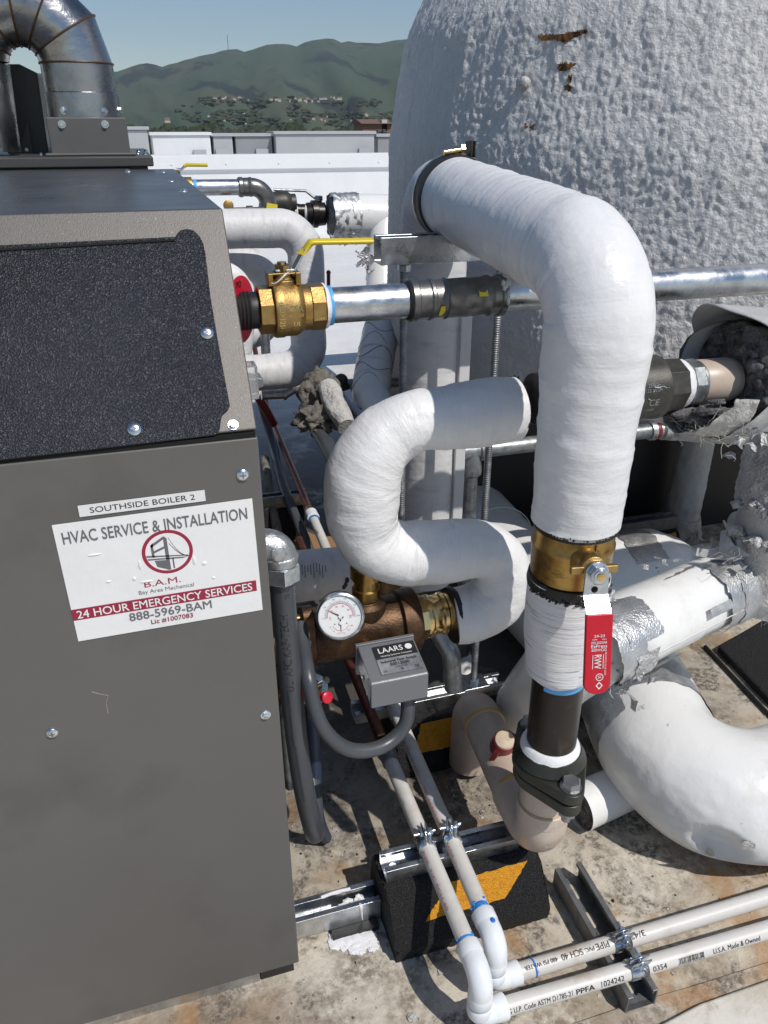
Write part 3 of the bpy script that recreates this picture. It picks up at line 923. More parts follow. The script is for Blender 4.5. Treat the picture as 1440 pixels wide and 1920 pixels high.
letters(mt, '24 HOUR EMERGENCY SERVICES', SF(-.012, -.262, .0010), SW * .93, SH * .068, 3, True)
letters(mt, '888-5969-BAM', SF(-.0, -.362), SW * .44, SH * .072, 1, True)
letters(mt, 'Lic #1007083', SF(-.0, -.437), SW * .225, SH * .045, 2, True)
rc = SF(.03, .155, .0007); RR = SH * .185
ring = []
for k in range(48):
    a0, a1 = 2 * math.pi * k / 48, 2 * math.pi * (k + 1) / 48
    s0 = len(mt.v)
    for a, rr in ((a0, RR), (a1, RR), (a1, RR * .86), (a0, RR * .86)): mt.v.append(rc(math.cos(a) * rr, math.sin(a) * rr))
    mt.face((s0, s0 + 1, s0 + 2, s0 + 3), 2)
def bar(pts, mi=1):
    s0 = len(mt.v)
    for x, y in pts: mt.v.append(rc(x * RR, y * RR))
    mt.face(range(s0, s0 + len(pts)), mi)
# the suspension bridge drawn in the ring
bar([(-.10, -.82), (.04, -.84), (.04, -.22), (.04, .62), (-.05, .72), (-.10, .72)])
bar([(-.62, .40), (-.52, .50), (-.52, -.18), (-.62, -.15)])
bar([(-.62, .40), (-.10, .72), (-.10, .60), (-.62, .27)])
bar([(-.52, .12), (-.10, .28), (-.10, .18), (-.52, .02)])
bar([(-.84, -.05), (-.84, -.13), (.78, -.30), (.78, -.26)])
bar([(-.82, -.20), (-.80, -.27), (.55, -.38), (.78, -.34)])
bar([(-.55, -.32), (-.10, -.36), (-.10, -.80), (-.48, -.62)])
bar([(.14, -.80), (.20, -.79), (.20, -.30), (.14, -.30)])
for (x0, y0, cv) in ((.10, .66, .0), (.10, .40, .1)):
    for k in range(8):
        f = lambda q: (x0 + (.8 - x0) * q, y0 + (-.28 - y0) * (1 - (1 - q) ** (2 - cv)))
        xa, ya = f(k / 8); xb, yb = f((k + 1) / 8)
        bar([(xa, ya), (xb, yb), (xb, yb - .035), (xa, ya - .05)])
mt.build('lettering', ['ink', 'inkgray', 'inkred', 'white'], st, smooth=False)
c = [onb(x, y, bs) for x, y in ((145, 948), (383, 917), (388, 940), (148, 970))]
ctr2 = sum(c, V()) / 4; ex2 = ((c[1] - c[0]) + (c[2] - c[3])).normalized(); ey2 = ex2.cross(V((0, 1, 0)))
if ey2.z < 0: ey2 = -ey2
w2 = (c[1] - c[0]).length; h2 = (c[3] - c[0]).length * .96
m = MB(); m.prism([(-w2 / 2, -h2 / 2), (w2 / 2, -h2 / 2), (w2 / 2, h2 / 2), (-w2 / 2, h2 / 2)], ctr2, ex2, ey2, V((0, -.0005, 0)))
st2 = m.build('name_strip', 'whitep', t, smooth=False)
mt = MB(); letters(mt, 'SOUTHSIDE BOILER 2', lambda x, y: ctr2 + ex2 * x + ey2 * y - V((0, .0008, 0)), w2 * .83, h2 * .50, 0)
mt.build('lettering', 'ink', st2, smooth=False)

# rear casing that carries the flue
zr = onb(288, 293, BB).z; zr2 = onb(288, 312, BB).z
RA = .055
m = MB(); m.box2((-.9, BB + .012, .05), (RA - .012, BB + .62, zr2)); m.box2((-.9, BB, ZT - .05), (RA - .05, BB + .014, zr2 - .002)); m.build('rear_casing', 'graydark', t, smooth=False, bevel=.002)
m = MB(); m.box2((-.9, BB - .004, zr2), (RA, BB + .64, zr)); m.build('rear_lid', 'graydark', t, smooth=False, bevel=.003)
for x, y in ((259, 285), (258, 289), (273, 284), (272, 290), (79, 291), (100, 291), (232, 290)): screw(onz(x, y, zr), (0, 0, 1), .006, 'hex')

# ================================================================== FLUE
fb = BB + .06
p0, p1 = onb(85, 221, fb), onb(236, 220, fb)
q0, q1 = onb(91, 291, fb), onb(241, 289, fb)
zb, zt = zr, p1.z
t = thing('flue_duct', 'shiny stainless flue duct bent over on top of the boiler', 'flue', ((p0.x + p1.x) / 2, fb + .1, zb))
m = MB(); m.box2((p0.x, fb, zb), (p1.x, fb + .21, zt)); m.box2((p0.x - .012, fb - .014, zb), (p1.x + .012, fb + .22, zb + .006)); m.build('base_box', 'graypaint', t, smooth=False, bevel=.003)
fr = (p1.x - p0.x) * .5 * .93
fc = V(((p0.x + p1.x) / 2 - .006, fb + .105, zt))
pc = onb(46, 118, fb + .105)                      # centre of the bend
br = fc.x - pc.x
lx = pc.x - br
def flue_piece(m, a, b):  # a, b: angles along the bend
    pts = [V((pc.x + br * math.cos(q), fc.y, pc.z + br * math.sin(q))) for q in (a, b)]
    return pts
m = MB()
m.tube([fc - UPZ * .02, V((fc.x, fc.y, pc.z - .0))], fr * 1.0, n=40, caps=False)
m.build('duct', 'flue', t)
NG = 6
for k in range(NG):
    a, b = math.pi * k / NG, math.pi * (k + 1) / NG
    P0, P1 = flue_piece(None, a, b)
    m = MB()
    # mitred gore: both ends cut on the radial planes of the bend
    n_ = 40; s0 = len(m.v)
    for q, P in ((a, P0), (b, P1)):
        rad_ = V((math.cos(q), 0, math.sin(q)))
        for i in range(n_):
            an = 2 * math.pi * i / n_
            m.v.append(P + rad_ * (math.cos(an) * fr) + V((0, 1, 0)) * (math.sin(an) * fr))
    for i in range(n_):
        i2 = (i + 1) % n_
        m.face((s0 + i, s0 + i2, s0 + n_ + i2, s0 + n_ + i))
    go = m.build('elbow_gore', 'flue', t)
    m = MB()
    rad_ = V((math.cos(a), 0, math.sin(a)))
    m.tube([P0 + rad_ * (math.cos(x) * (fr + .0008)) + V((0, 1, 0)) * (math.sin(x) * (fr + .0008)) for x in np.linspace(0, 2 * math.pi, 41)], .0022, n=6, caps=False)
    m.build('weld_seam', 'seam', go)
m = MB(); m.tube([V((lx, fc.y, pc.z)), V((lx - .01, fc.y, zb + .01))], fr, n=40, caps=False); m.build('duct', 'flue', t)
m = MB(); m.lathe(fc - UPZ * .004, UPZ, [(0, fr + .004), (.05, fr + .0025), (.052, fr)], 0, 40); m.build('collar', 'flue', t)
for x, y in ((121, 207), (194, 209), (232, 206), (116, 233), (197, 233)):
    if y > 220: p, n_ = onb(x, y, fb), V((0, -1, 0))
    else:
        p = onb(x, y, fc.y - fr * math.sqrt(max(0.05, 1 - ((onb(x, y, fc.y - fr).x - fc.x) / fr) ** 2))); n_ = V((p.x - fc.x, p.y - fc.y, 0)).normalized(); p = V((fc.x, fc.y, p.z)) + n_ * (fr + .003)
    m = MB(); m.lathe(p, n_, [(0, .0075), (.0012, .0075)], 0, 16); m.hexa(p + n_ * .001, n_, .0055, .005, 0); m.build('screw', 'screw', t)

# slanted hood behind it
hb = BB + .30
hp = [onb(x, y, hb) for x, y in ((12, 120), (36, 120), (70, 137), (92, 292), (14, 292))]
t = thing('vent_hood', 'dark grey sloped metal vent hood standing behind the flue', 'hood', (hp[2].x, hb, zr))
m = MB(); m.slab([V((p.x, p.y, max(p.z, zr - .02))) for p in hp], V((0, .16, 0))); m.build('hood', 'graydark', t, smooth=False, bevel=.003)
hp2 = [onb(x, y, hb - .012) for x, y in ((52, 225), (62, 290), (36, 290))]
m = MB(); m.slab([V((p.x, p.y, max(p.z, zr))) for p in hp2], V((0, .011, 0))); m.build('side_flange', 'graypaint', t, smooth=False)
m = MB(); m.lathe(onb(50, 280, hb - .013), (0, -1, 0), [(0, .005), (.004, .004)], 0, 12); m.build('screw', 'screw', t)

# ================================================================== MAIN INSULATED RISER
RX, RY = .484, .76
ZH = 1.064
rend = V((.500, 1.235, 1.094)); rbk = V((.515, 1.37, 1.096))
t = thing('insulated_riser', 'thick white wrapped pipe that bends over and drops to the brass valve', 'pipe', (RX, RY, .74))
riser = t
m = MB()
m.tube([V((RX + .004, RY, .745)), V((RX, RY, ZH)), rend], lambda q: .0548 + .0062 * min(1, q / .30) - .001 * max(0, q - .7), n=96, rad=.082, step=.004, wob=.0018, wsc=16, seed=2, seg=16,
       rf=lambda s, a: .0012 * ((s / .06 + a / 6.2832) % 1.0) ** 4 + .0008 * noise.noise((s * 90, math.cos(a) * 1.1, math.sin(a))) + .0010 * max(0, noise.noise((s * 26 + 2 * math.cos(a), math.sin(a) * 1.4, 7.))) - (.004 if s < .006 else 0))
m.build('jacket', 'wrap', t)
m = MB(); m.lathe((RX + .004, RY, .740), UPZ, [(0, .045), (.004, .0535), (.007, .0535)], 0, 40)
for k in range(26):     # ragged black paint along the lower edge
    a = R(200 + k * 4.2); p = V((RX + .004 + math.cos(a) * .0553, RY + math.sin(a) * .0553, .749 + .004 * rnd.random()))
    m.sphere(p, .0026 * rnd.uniform(.4, 1), 0, 5, (1, .5, rnd.uniform(.4, 1.3)))
m.build('raw_edge', 'black', t)
d = (rbk - rend).normalized()
m = MB(); m.lathe(rend, d, [(-.003, .058), (-.002, .0645), (.022, .0655), (.023, .058)], 0, 48)
m.build('black_collar', 'black', t)
m = MB(); m.lathe(rend + d * .024, d, [(0, .0675), (.003, .0675)], 0, 48)
m.build('clamp_band', 'zinc', t)
e0 = rend + d * .012
m = MB()
p = onb(815, 322, rend.y + .012); q = onb(842, 318, rend.y + .012)
pp = e0 + UPZ * .0675 + V((-.022, 0, 0)); qq = e0 + UPZ * .072 + V((.014, 0, 0))
m.tube([pp, qq], .0042, n=12); m.hexa(qq - V((.008, 0, 0)), (1, 0, 0), .0075, .007, 0)
m.build('clamp_bolt', 'goldring', t)
m = MB()
for k in (0, 1): m.box(qq + V((.008 + k * .006, .004, .0)), (.0012, .013, .012), 0)
m.build('clamp_ear', 'valve', t, bevel=.001)
m = MB()
m.tube([rend + d * .028, rbk + d * .008, V((.516, 1.378, .30))], .0605, n=56, rad=.075, step=.01, wob=.0022, wsc=14, seed=7)
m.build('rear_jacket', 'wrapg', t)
m = MB(); m.box2((.552, 1.318, .33), (.574, 1.326, .93)); m.build('jacket_seam', 'wrapg', t, bevel=.002)

# ---- brass valve with the red lever
VX, VY = RX + .003, RY
t = thing('ball_valve', 'large brass ball valve with a hanging red lever under the thick riser', 'valve', (VX, VY, .66))
m = MB()
m.lathe((VX, VY, .672), UPZ, [(0, .046), (.004, .0505), (.020, .0515), (.046, .0525), (.048, .0535), (.052, .0535), (.054, .052), (.078, .051)], 0, 56)
m.box2((VX - .0006, VY - .0545, .70), (VX + .0006, VY - .05, .742))
m.build('body', 'brassd', t)
sn = (onb(1130, 1070, VY - .10) - V((VX, VY, .695))); sn.z *= .3; sn.normalize()
sx = UPZ.cross(sn).normalized(); sz = sn.cross(sx)
sc0 = V((VX, VY, .715)) + sn * .047
m = MB()
m.lathe(sc0, sn, [(-.01, .0215), (.004, .020), (.009, .0155), (.022, .0145), (.026, .0165), (.032, .0165), (.034, .012), (.04, .012)], 0, 36)
for sg in (-1, 1): m.box(sc0 + sn * .030 + sx * (sg * .021) , (.008, .0048, .0042), 0, (sx, sz, sn))
m.build('stem_boss', 'brass', t, bevel=.0012)
nut0 = sc0 + sn * .040
hw = .0155
m = MB()
prof = [(0.014, .0), (-.030, .0), (-.052, .017), (-.060, .020)]
def strap(m, prof, hw, th, mi=0, taper=None):
    for (z0, o0), (z1, o1) in zip(prof, prof[1:]):
        A = [nut0 + sz * z0 + sn * o0, nut0 + sz * z1 + sn * o1]
        w0 = hw if taper is None else taper(z0); w1 = hw if taper is None else taper(z1)
        m.slab([A[0] - sx * w0, A[0] + sx * w0, A[1] + sx * w1, A[1] - sx * w1], sn * th, mi)
prof2 = [(.013, 0), (-.030, 0)]
m.prism([(hw * math.cos(a) * .92, hw * math.sin(a) * .92) for a in np.linspace(0, math.pi, 14)] + [(-hw, -.028), (hw, -.028)], nut0, sx, sz, sn * .0028)
strap(m, [(-.028, 0), (-.046, .016)], hw, .0028)
m.build('lever', 'zinc', t, smooth=False, bevel=.0005)
m = MB(); m.hexa(nut0 + sn * .003, sn, .0125, .010, 0, sz); m.lathe(nut0 + sn * .0131, sn, [(0, .0085), (.0012, .0082), (.0014, .006)], 0, 20); m.build('nut', 'zinc', t)
m = MB(); m.lathe(nut0 + sn * .0132, sn, [(0, .0055), (.002, .0055), (.0026, .0045)], 0, 16); m.build('stem_end', 'goldring', t)
m = MB(); m.lathe(nut0 + sn * .00285 - sz * .021 - sx * .002, sn, [(0, .0042), (.0003, .0042)], 0, 16); m.build('lever_hole', 'blackhole', t)
g0 = nut0 - sz * .0455 + sn * .0150
gt = (-sz + sn * .12).normalized(); gn = sx.cross(gt); 
if gn.dot(sn) < 0: gn = -gn
GL = .103
m = MB()
gp = [(-hw * 1.08, 0), (hw * 1.08, 0)] + [(hw * 1.08 * math.cos(a), GL - .014 + .014 * math.sin(a)) for a in np.linspace(0, math.pi, 14)]
m.prism(gp, g0, sx, gt, gn * .0062)
gr = m.build('lever_sleeve', 'redvinyl', t, smooth=True, bevel=.0018, bseg=3)
mt = MB()
GFn = lambda v, u=0, rot=0: (lambda x, y: g0 + gn * .0066 + (sx * (u + x) - gt * (y - v) if not rot else sx * (u + y) + gt * (v + x)))
for v, tx, w, h in ((.027, '24-23', .013, .0032), (.0315, 'OFF      ON', .017, .0016), (.0355, 'FIG.5020AB', .019, .003), (.0400, 'EzPress', .0195, .0042), (.0448, '600WOG', .0185, .0034)):
    letters(mt, tx, GFn(v), w, h, 0, True)
letters(mt, 'RWV', GFn(.060, -.001, 1), .018, .0085, 0, True)
letters(mt, 'RED-WHITE VALVE CORP.', GFn(.063, .0088, 1), .030, .0022, 0)
for u in (-.0075, .0055): mt.slab([g0 + gn * .0064 + gt * v + sx * (u + w) for v, w in ((.051, 0), (.069, 0), (.069, .0007), (.051, .0007))], gn * .0003)
for k in range(20):
    a0, a1 = 2 * math.pi * k / 20, 2 * math.pi * (k + 1) / 20; c_ = g0 + gn * .0066 + gt * .080 + sx * .002
    mt.add([c_ + sx * (math.cos(a) * r_) + gt * (math.sin(a) * r_) for a, r_ in ((a0, .0048), (a1, .0048), (a1, .0039), (a0, .0039))], [(0, 1, 2, 3)])
letters(mt, 'UL', GFn(.080, .002, 1), .004, .004, 0, True)
c_ = g0 + gn * .0066 + gt * .091 + sx * .002
for r0, r1 in ((.0045, .0028), ):
    for k in range(4):
        a0, a1 = math.pi / 2 * k, math.pi / 2 * (k + 1)
        mt.add([c_ + sx * (math.cos(a) * r_) + gt * (math.sin(a) * r_ * 1.15) for a, r_ in ((a0, r0), (a1, r0), (a1, r1), (a0, r1))], [(0, 1, 2, 3)])
mt.build('lettering', 'whitep', gr, smooth=False)

# ---- lower jacket, black nipple, flange and tan elbow below the valve
t = thing('lower_pipe_section', 'short streaky white wrapped pipe piece under the brass valve, black pipe below it', 'pipe', (VX, VY, .37))
m = MB()
m.tube([V((VX + .004, VY, .512)), V((VX, VY, .672))], lambda q: .0475 + .006 * min(1, q * 2.2), n=64, step=.006, wob=.0016, wsc=20, seed=4, rf=lambda s, a: -.005 if s < .004 else 0)
m.build('jacket', 'wrapd', t)
m = MB(); m.lathe((VX, VY, .658), UPZ, [(0, .0535), (.006, .0545), (.016, .053), (.018, .045)], 0, 48)
for k in range(40):
    a = R(180 + k * 4.6); p = V((VX + math.cos(a) * .0545, VY + math.sin(a) * .0545, .657 + .005 * rnd.random()))
    m.sphere(p, .004 * rnd.uniform(.4, 1), 0, 5, (1, .4, rnd.uniform(.4, 1.2)))
m.build('black_tape', 'black', t)
m = MB(); m.cyl((VX + .006, VY, .36), (VX + .004, VY, .53), .0365, 0, 44); m.build('steel_nipple', 'iron', t)
m = MB(); m.lathe((VX + .004, VY, .497), UPZ, [(0, .0367), (.001, .0374), (.008, .0378), (.012, .0372)], 0, 44, None, R(-60), R(110)); m.build('blue_sealant', 'bluetape', t)
m = MB(); m.lathe((VX + .004, VY, .504), UPZ, [(0, .0368), (.003, .0385), (.013, .039), (.016, .037)], 0, 44, None, 0, None, .0012, 70); m.build('thread_tape', 'ptfe', t)
m = MB(); m.lathe((VX + .005, VY, .372), UPZ, [(0, .045), (.004, .0435), (.010, .0405), (.012, .037)], 0, 44, None, 0, None, .0008, 60); m.build('sealant_ring', 'ptfe', t)

t = thing('pipe_flange', 'dark oval two bolt flange joining black pipe to tan pipe', 'flange', (VX + .006, VY, .30))
fdir = (onz(1062, 1430, .345) - onz(985, 1300, .36)); fdir.z = 0; fdir.normalize(); fsd = UPZ.cross(fdir)
fcn = V((VX + .006, VY, 0))
def flange_poly(L, r, rb, n=12):
    out = []
    for sg in (1, -1):
        th = math.acos((r - rb) / L)
        for a in np.linspace(-th, th, n): out.append(V((sg * (L + rb * math.cos(a)), sg * rb * math.sin(a), 0)))
        for a in np.linspace(th, math.pi - th, n)[1:-1]: out.append(V((sg * r * math.cos(a), sg * r * math.sin(a), 0)))
    return out
fpo = flange_poly(.066, .055, .020)
m = MB()
m.slab([fcn + UPZ * .335 + fdir * p.x + fsd * p.y for p in fpo], UPZ * .018)
m.lathe(fcn + UPZ * .353, UPZ, [(0, .055), (.006, .053), (.012, .048), (.021, .0455), (.022, .038)], 0, 44)
m.build('upper_half', 'flange', t, bevel=.003)
m = MB(); m.slab([fcn + UPZ * .312 + fdir * p.x + fsd * p.y for p in flange_poly(.066, .052, .019)], UPZ * .020); m.build('lower_half', 'flange', t, bevel=.003)
m = MB(); m.lathe(fcn + UPZ * .331, UPZ, [(0, .047), (.0045, .047)], 0, 40); m.build('gasket', 'black', t)
for sg in (1, -1):
    b0 = fcn + fdir * (sg * .066)
    m = MB(); m.lathe(b0 + UPZ * .353, UPZ, [(0, .0155), (.002, .0155)], 0, 24); m.hexa(b0 + UPZ * .355, UPZ, .0145, .011, 0, fdir, .25); m.cyl(b0 + UPZ * .288, b0 + UPZ * .358, .007); m.hexa(b0 + UPZ * .312, -UPZ, .0135, .013, 0, fdir)
    bo = m.build('bolt', 'boltg', t)
    m = MB()
    for k in range(7):
        a = k * .75 + .4; m.box(b0 + UPZ * .3662 + V((math.cos(a), math.sin(a), 0)) * .0082, (.0006, .0018, .0003), 0, (V((math.cos(a), math.sin(a), 0)), V((-math.sin(a), math.cos(a), 0)), UPZ))
    m.build('head_marks', 'galvd', bo)

t = thing('tan_pipe_run', 'tan plastic pipe run with two elbows resting on the steel rail', 'pipe', (VX, .9, .14))
EX, EY = VX + .008, VY + .002
zc = .174
far = V((EX + .022, 1.085, zc + .004))
m = MB(); m.cyl((EX, EY, .255), (EX, EY, .316), .0385, 0, 40); m.build('upper_socket', 'cpvc', t)
m = MB(); m.tube([V((EX, EY, .258)), V((EX, EY, zc)), V((EX + .004, EY + .10, zc))], .0405, n=44, rad=.043, step=.008, seg=12)
m.lathe((EX, EY, .232), UPZ, [(0, .0405), (.001, .0418), (.024, .0418), (.026, .0385)], 0, 44)
el1 = m.build('elbow', 'cpvc', t)
m = MB()
for tx, z, a0 in (('40', .247, 20), ('60 BI-40', .240, 20)): letters(m, tx, on_pipe((EX, EY, 0), (0, 0, 1), (0, -1, 0), .0420, 0, 0, 1) if False else (lambda x, y, z=z: V((EX + .0421 * math.sin(x / .042 + .15), EY - .0421 * math.cos(x / .042 + .15), z + y))), None, .0055)
for tx, z in (('COAMER', .206), ('DOUBTINO', .199)): letters(m, tx, (lambda x, y, z=z: V((EX + .0408 * math.sin(x / .04 + .2), EY - .0408 * math.cos(x / .04 + .2), z + y))), None, .0055)
m.build('moulded_text', 'cpvc', el1, smooth=False)
m = MB()
def yring(p, ax, r): m.lathe(p, ax, [(-.0035, r - .001), (-.002, r + .0012), (.002, r + .0016), (.0035, r - .001)], 0, 40)
ringax = (far - V((EX, EY, zc))).normalized()
yring(V((EX, EY, zc)) + ringax * .098, ringax, .0405); m.build('cement_ring', 'glue', t); m = MB(); yring(V((EX, EY, zc)) + ringax * .262, ringax, .0400); m.build('cement_ring', 'glue', t)
m = MB(); m.lathe((EX, EY, .2575), UPZ, [(-.002, .0385), (0, .0395), (.0015, .0385)], 0, 40)
m.build('cement_ring', 'glue', t)
m = MB(); m.tube([V((EX + .004, EY + .095, zc)), V((EX, EY, zc)) + ringax * .262], .0378, n=40, step=.02); m.build('straight_pipe', 'cpvc', t)
m = MB(); m.tube([V((EX, EY, zc)) + ringax * .255, far, V((far.x, far.y + .006, .02))], .0405, n=44, rad=.046, step=.008, seg=12); m.build('elbow', 'cpvc', t)
kb = onz(941, 1395, zc + .03)
kp = V((EX, EY, zc)) + ringax * .185
kd = V((-.12, -.45, .88)).normalized()
kp0 = kp + kd * .036
m = MB(); m.lathe(kp0, kd, [(-.012, .026), (0, .026), (.002, .024)], 0, 32); m.build('saddle', 'cpvc', t)
m = MB(); m.lathe(kp0 + kd * .002, kd, [(0, .0215), (.004, .0205), (.036, .0195), (.038, .0185), (.0385, .016)], 0, 40)
kx, ky, _ = frame_of(kd)
for a in (.9, .9 + math.pi): 
    dd = kx * math.cos(a) + ky * math.sin(a); ee = kd.cross(dd)
    m.slab([kp0 + kd * .002 + dd * .018 + ee * .005, kp0 + kd * .002 + dd * .034 + ee * .003, kp0 + kd * .030 + dd * .024 + ee * .003, kp0 + kd * .040 + dd * .017 + ee * .005], -ee * .009)
kn = m.build('vent_knob', 'redknob', t, bevel=.0008)
m = MB(); m.lathe(kp0 + kd * .0385, kd, [(0, .0165), (.0045, .0165), (.0055, .015)], 0, 36); m.build('cap', 'tancap', kn)

# ================================================================== SERPENTINE (white wrapped pipe loop from the tee up to the check valve)
CB = .95
t = thing('insulated_loop', 'fat white wrapped pipe looping back on itself in front of the steel rods', 'pipe', (.36, CB, .50))
def cr(q): return .0455 + .006 * math.exp(-((q - .56) / .16) ** 2) + .0025 * math.sin(q * 22)
m = MB()
m.tube([V((.405, CB - .004, .502)), V((.478, CB - .016, .508)), V((.478, CB - .016, .622)), V((.258, CB + .002, .628)), V((.258, CB, .832)), V((.488, CB, .838))], cr, n=96, rad=[0, .0565, .0565, .075, .098, 0], step=.0045, wob=.0035, wsc=13, seed=11, seg=16,
       rf=lambda s, a: .0012 * ((s / .055 + a / 6.2832) % 1.0) ** 4 - .0030 * max(0, noise.noise((s * 22 + math.cos(a) * 2, math.sin(a) * 1.6, 4.)) - .15) + .0008 * noise.noise((s * 80, math.cos(a) * 1.2, math.sin(a))))
m.build('jacket', 'wrapc', t)
m = MB()
for k in range(34):
    a = R(rnd.uniform(0, 360)); p = V((.4875 + rnd.random() * .001, CB + math.cos(a) * .0445, .838 + math.sin(a) * .0445))
    m.sphere(p, .003 * rnd.uniform(.3, 1), 0, 5, (.4, 1, 1))
m.lathe((.484, CB, .838), (1, 0, 0), [(0, .040), (.0045, .0415), (.005, .02)], 0, 36)
m.build('raw_edge', 'black', t)
m = MB(); m.lathe((.4035, CB - .004, .502), (-1, 0, 0), [(-.004, .046), (0, .0468), (.004, .045), (.0045, .03)], 0, 40, None, 0, None, .002, 60); m.build('black_end', 'black', t)

# ---- bronze tee with its threaded adapter
t = thing('bronze_tee', 'brown bronze tee fitting bolted to the boiler side', 'fitting', (.27, CB, .45))
m = MB()
m.lathe((.155, CB, .506), (1, 0, 0), [(0, .040), (.026, .041), (.03, .043), (.155, .043), (.158, .049), (.186, .049), (.188, .040)], 0, 40)
m.lathe((.262, CB, .50), UPZ, [(.03, .034), (.052, .030), (.056, .024), (.06, .022)], 0, 32)
m.lathe((.262, CB, .50), (0, -.5, -.86), [(.03, .028), (.05, .026), (.052, .018)], 0, 28)
m.build('body', 'bronze', t, bevel=.0015)
m = MB(); fp_ = flange_poly(.052, .046, .017)
m.slab([V((.158, CB, .506)) + V((0, -.35, .94)) * p.x + V((0, .94, .35)) * p.y for p in fp_], V((.017, 0, 0))); m.build('bolted_flange', 'bronze', t, bevel=.002)
for sg in (1, -1):
    m = MB(); m.hexa(V((.176, CB, .506)) + V((0, -.35, .94)) * (.052 * sg), (1, 0, 0), .010, .008); m.cyl(V((.13, CB, .506)) + V((0, -.35, .94)) * (.052 * sg), V((.158, CB, .506)) + V((0, -.35, .94)) * (.052 * sg), .006); m.build('flange_bolt', 'brassd', t)
m = MB(); m.cyl((BA - .005, CB, .506), (.157, CB, .506), .036, 0, 36); m.build('boiler_nipple', 'bronze', t)
m = MB()
m.lathe((.343, CB, .506), (1, 0, 0), [(0, .0365), (.012, .0365)], 0, 8)
m.lathe((.355, CB, .506), (1, 0, 0), [(0, .033), (.004, .0345), (.010, .034), (.014, .0315), (.024, .0315), (.027, .034), (.033, .034), (.036, .0315), (.050, .0315)], 0, 40)
m.build('threaded_adapter', 'goldring', t)
m = MB(); m.lathe((.262, CB, .548), UPZ, [(0, .0195), (.012, .0195), (.014, .0215), (.03, .0215), (.032, .0185), (.046, .0185), (.048, .0235), (.066, .0235), (.068, .0205), (.095, .0205)], 0, 32); m.build('riser_spout', 'brassd', t)

# ---- gauge
t = thing('pressure_gauge', 'round chrome rimmed dial gauge with a white face', 'gauge', (.20, .88, .55))
gc = onb(638, 1155, .872)
gd = (O + V((0, 0, -.12)) - gc).normalized(); gd = (gd + V((.08, 0, -.18))).normalized()
gx = UPZ.cross(gd).normalized(); gy = gd.cross(gx)
GR = .0335
m = MB(); m.lathe(gc - gd * .024, gd, [(0, GR * .6), (.001, GR * .93), (.018, GR * .95), (.020, GR * .96)], 0, 48); m.build('case', 'black', t)
m = MB(); m.lathe(gc, gd, [(-.006, GR * .94), (-.005, GR * 1.0), (.0, GR * 1.02), (.003, GR * 1.0), (.0045, GR * .93), (.003, GR * .90)], 0, 56, caps=False); m.build('bezel', 'zinc', t)
m = MB(); m.lathe(gc, gd, [(-.001, GR * .92), (.0, GR * .92)], 0, 48); di = m.build('dial', 'whitep', t)
def G(x, y, l=.0004): return gc + gx * (x * GR) + gy * (y * GR) + gd * l
def arc(m, cx, cy, r0, r1, a0, a1, mi, n=24):
    for k in range(n):
        b0, b1 = R(a0 + (a1 - a0) * k / n), R(a0 + (a1 - a0) * (k + 1) / n)
        m.add([G(cx + math.cos(b) * r, cy + math.sin(b) * r) for b, r in ((b0, r0), (b1, r0), (b1, r1), (b0, r1))], [(0, 1, 2, 3)], mi)
m = MB()
arc(m, 0, 0, .55, .525, -5, 185, 1); arc(m, 0, 0, .61, .60, -5, 185, 2)
for k in range(31):
    b = R(-5 + 190 * k / 30); l = .10 if k % 5 == 0 else .05
    for (r0, mi) in ((.55, 1), (.62, 2)):
        c_, s_ = math.cos(b), math.sin(b)
        m.add([G(c_ * r0 - s_ * .008, s_ * r0 + c_ * .008), G(c_ * (r0 + l) - s_ * .008, s_ * (r0 + l) + c_ * .008), G(c_ * (r0 + l) + s_ * .008, s_ * (r0 + l) - c_ * .008), G(c_ * r0 + s_ * .008, s_ * r0 - c_ * .008)], [(0, 1, 2, 3)], mi)
for k, tx in enumerate(('100', '80', '60', '40', '20', '0')):
    b = R(-3 + 186 * k / 5)
    letters(m, tx, (lambda x, y, b=b: G(.43 * math.cos(b) + x, .43 * math.sin(b) + y)), None, .075, 1)
    letters(m, str(700 - k * 140), (lambda x, y, b=b: G(.76 * math.cos(b) + x, .76 * math.sin(b) + y)), None, .06, 2)
arc(m, 0, -.28, .36, .345, 200, 340, 1, 14)
for k in range(11):
    b = R(200 + 14 * k)
    letters(m, '|' if k % 2 else str(30 + k * 20), (lambda x, y, b=b: G(.47 * math.cos(b) + x, -.28 + .47 * math.sin(b) + y)), None, .06, 1 if k % 3 else 2)
letters(m, 'PSI', lambda x, y: G(x - .42, y - .1), None, .05, 1); letters(m, 'kPa', lambda x, y: G(x + .42, y - .1), None, .05, 2)
arc(m, -.25, -.33, .03, .0, 0, 360, 0, 8); arc(m, .25, -.33, .03, .0, 0, 360, 0, 8)
m.build('dial_lettering', ['inkgray', 'inkpink', 'inkblue'], di, smooth=False)
m = MB()
def needle(m, cx, cy, ang, L, w):
    c_, s_ = math.cos(R(ang)), math.sin(R(ang))
    m.slab([G(cx - c_ * .14 - s_ * w, cy - s_ * .14 + c_ * w, .0010), G(cx + c_ * L, cy + s_ * L, .0010), G(cx - c_ * .14 + s_ * w, cy - s_ * .14 - c_ * w, .0010)], gd * .0004)
needle(m, 0, .0, 150, .62, .035)
m.build('needle', 'ink', t, smooth=False)
m = MB(); needle(m, 0, -.28, 270, .48, .025); m.build('needle', 'ink', t, smooth=False)
m = MB(); m.lathe(G(0, 0, .001), gd, [(0, .0028), (.0018, .0028)], 0, 16); m.build('needle_hub', 'whitep', t)
m = MB(); m.lathe(G(0, -.28, .001), gd, [(0, .0024), (.0018, .0024)], 0, 16); m.build('needle_hub', 'whitep', t)
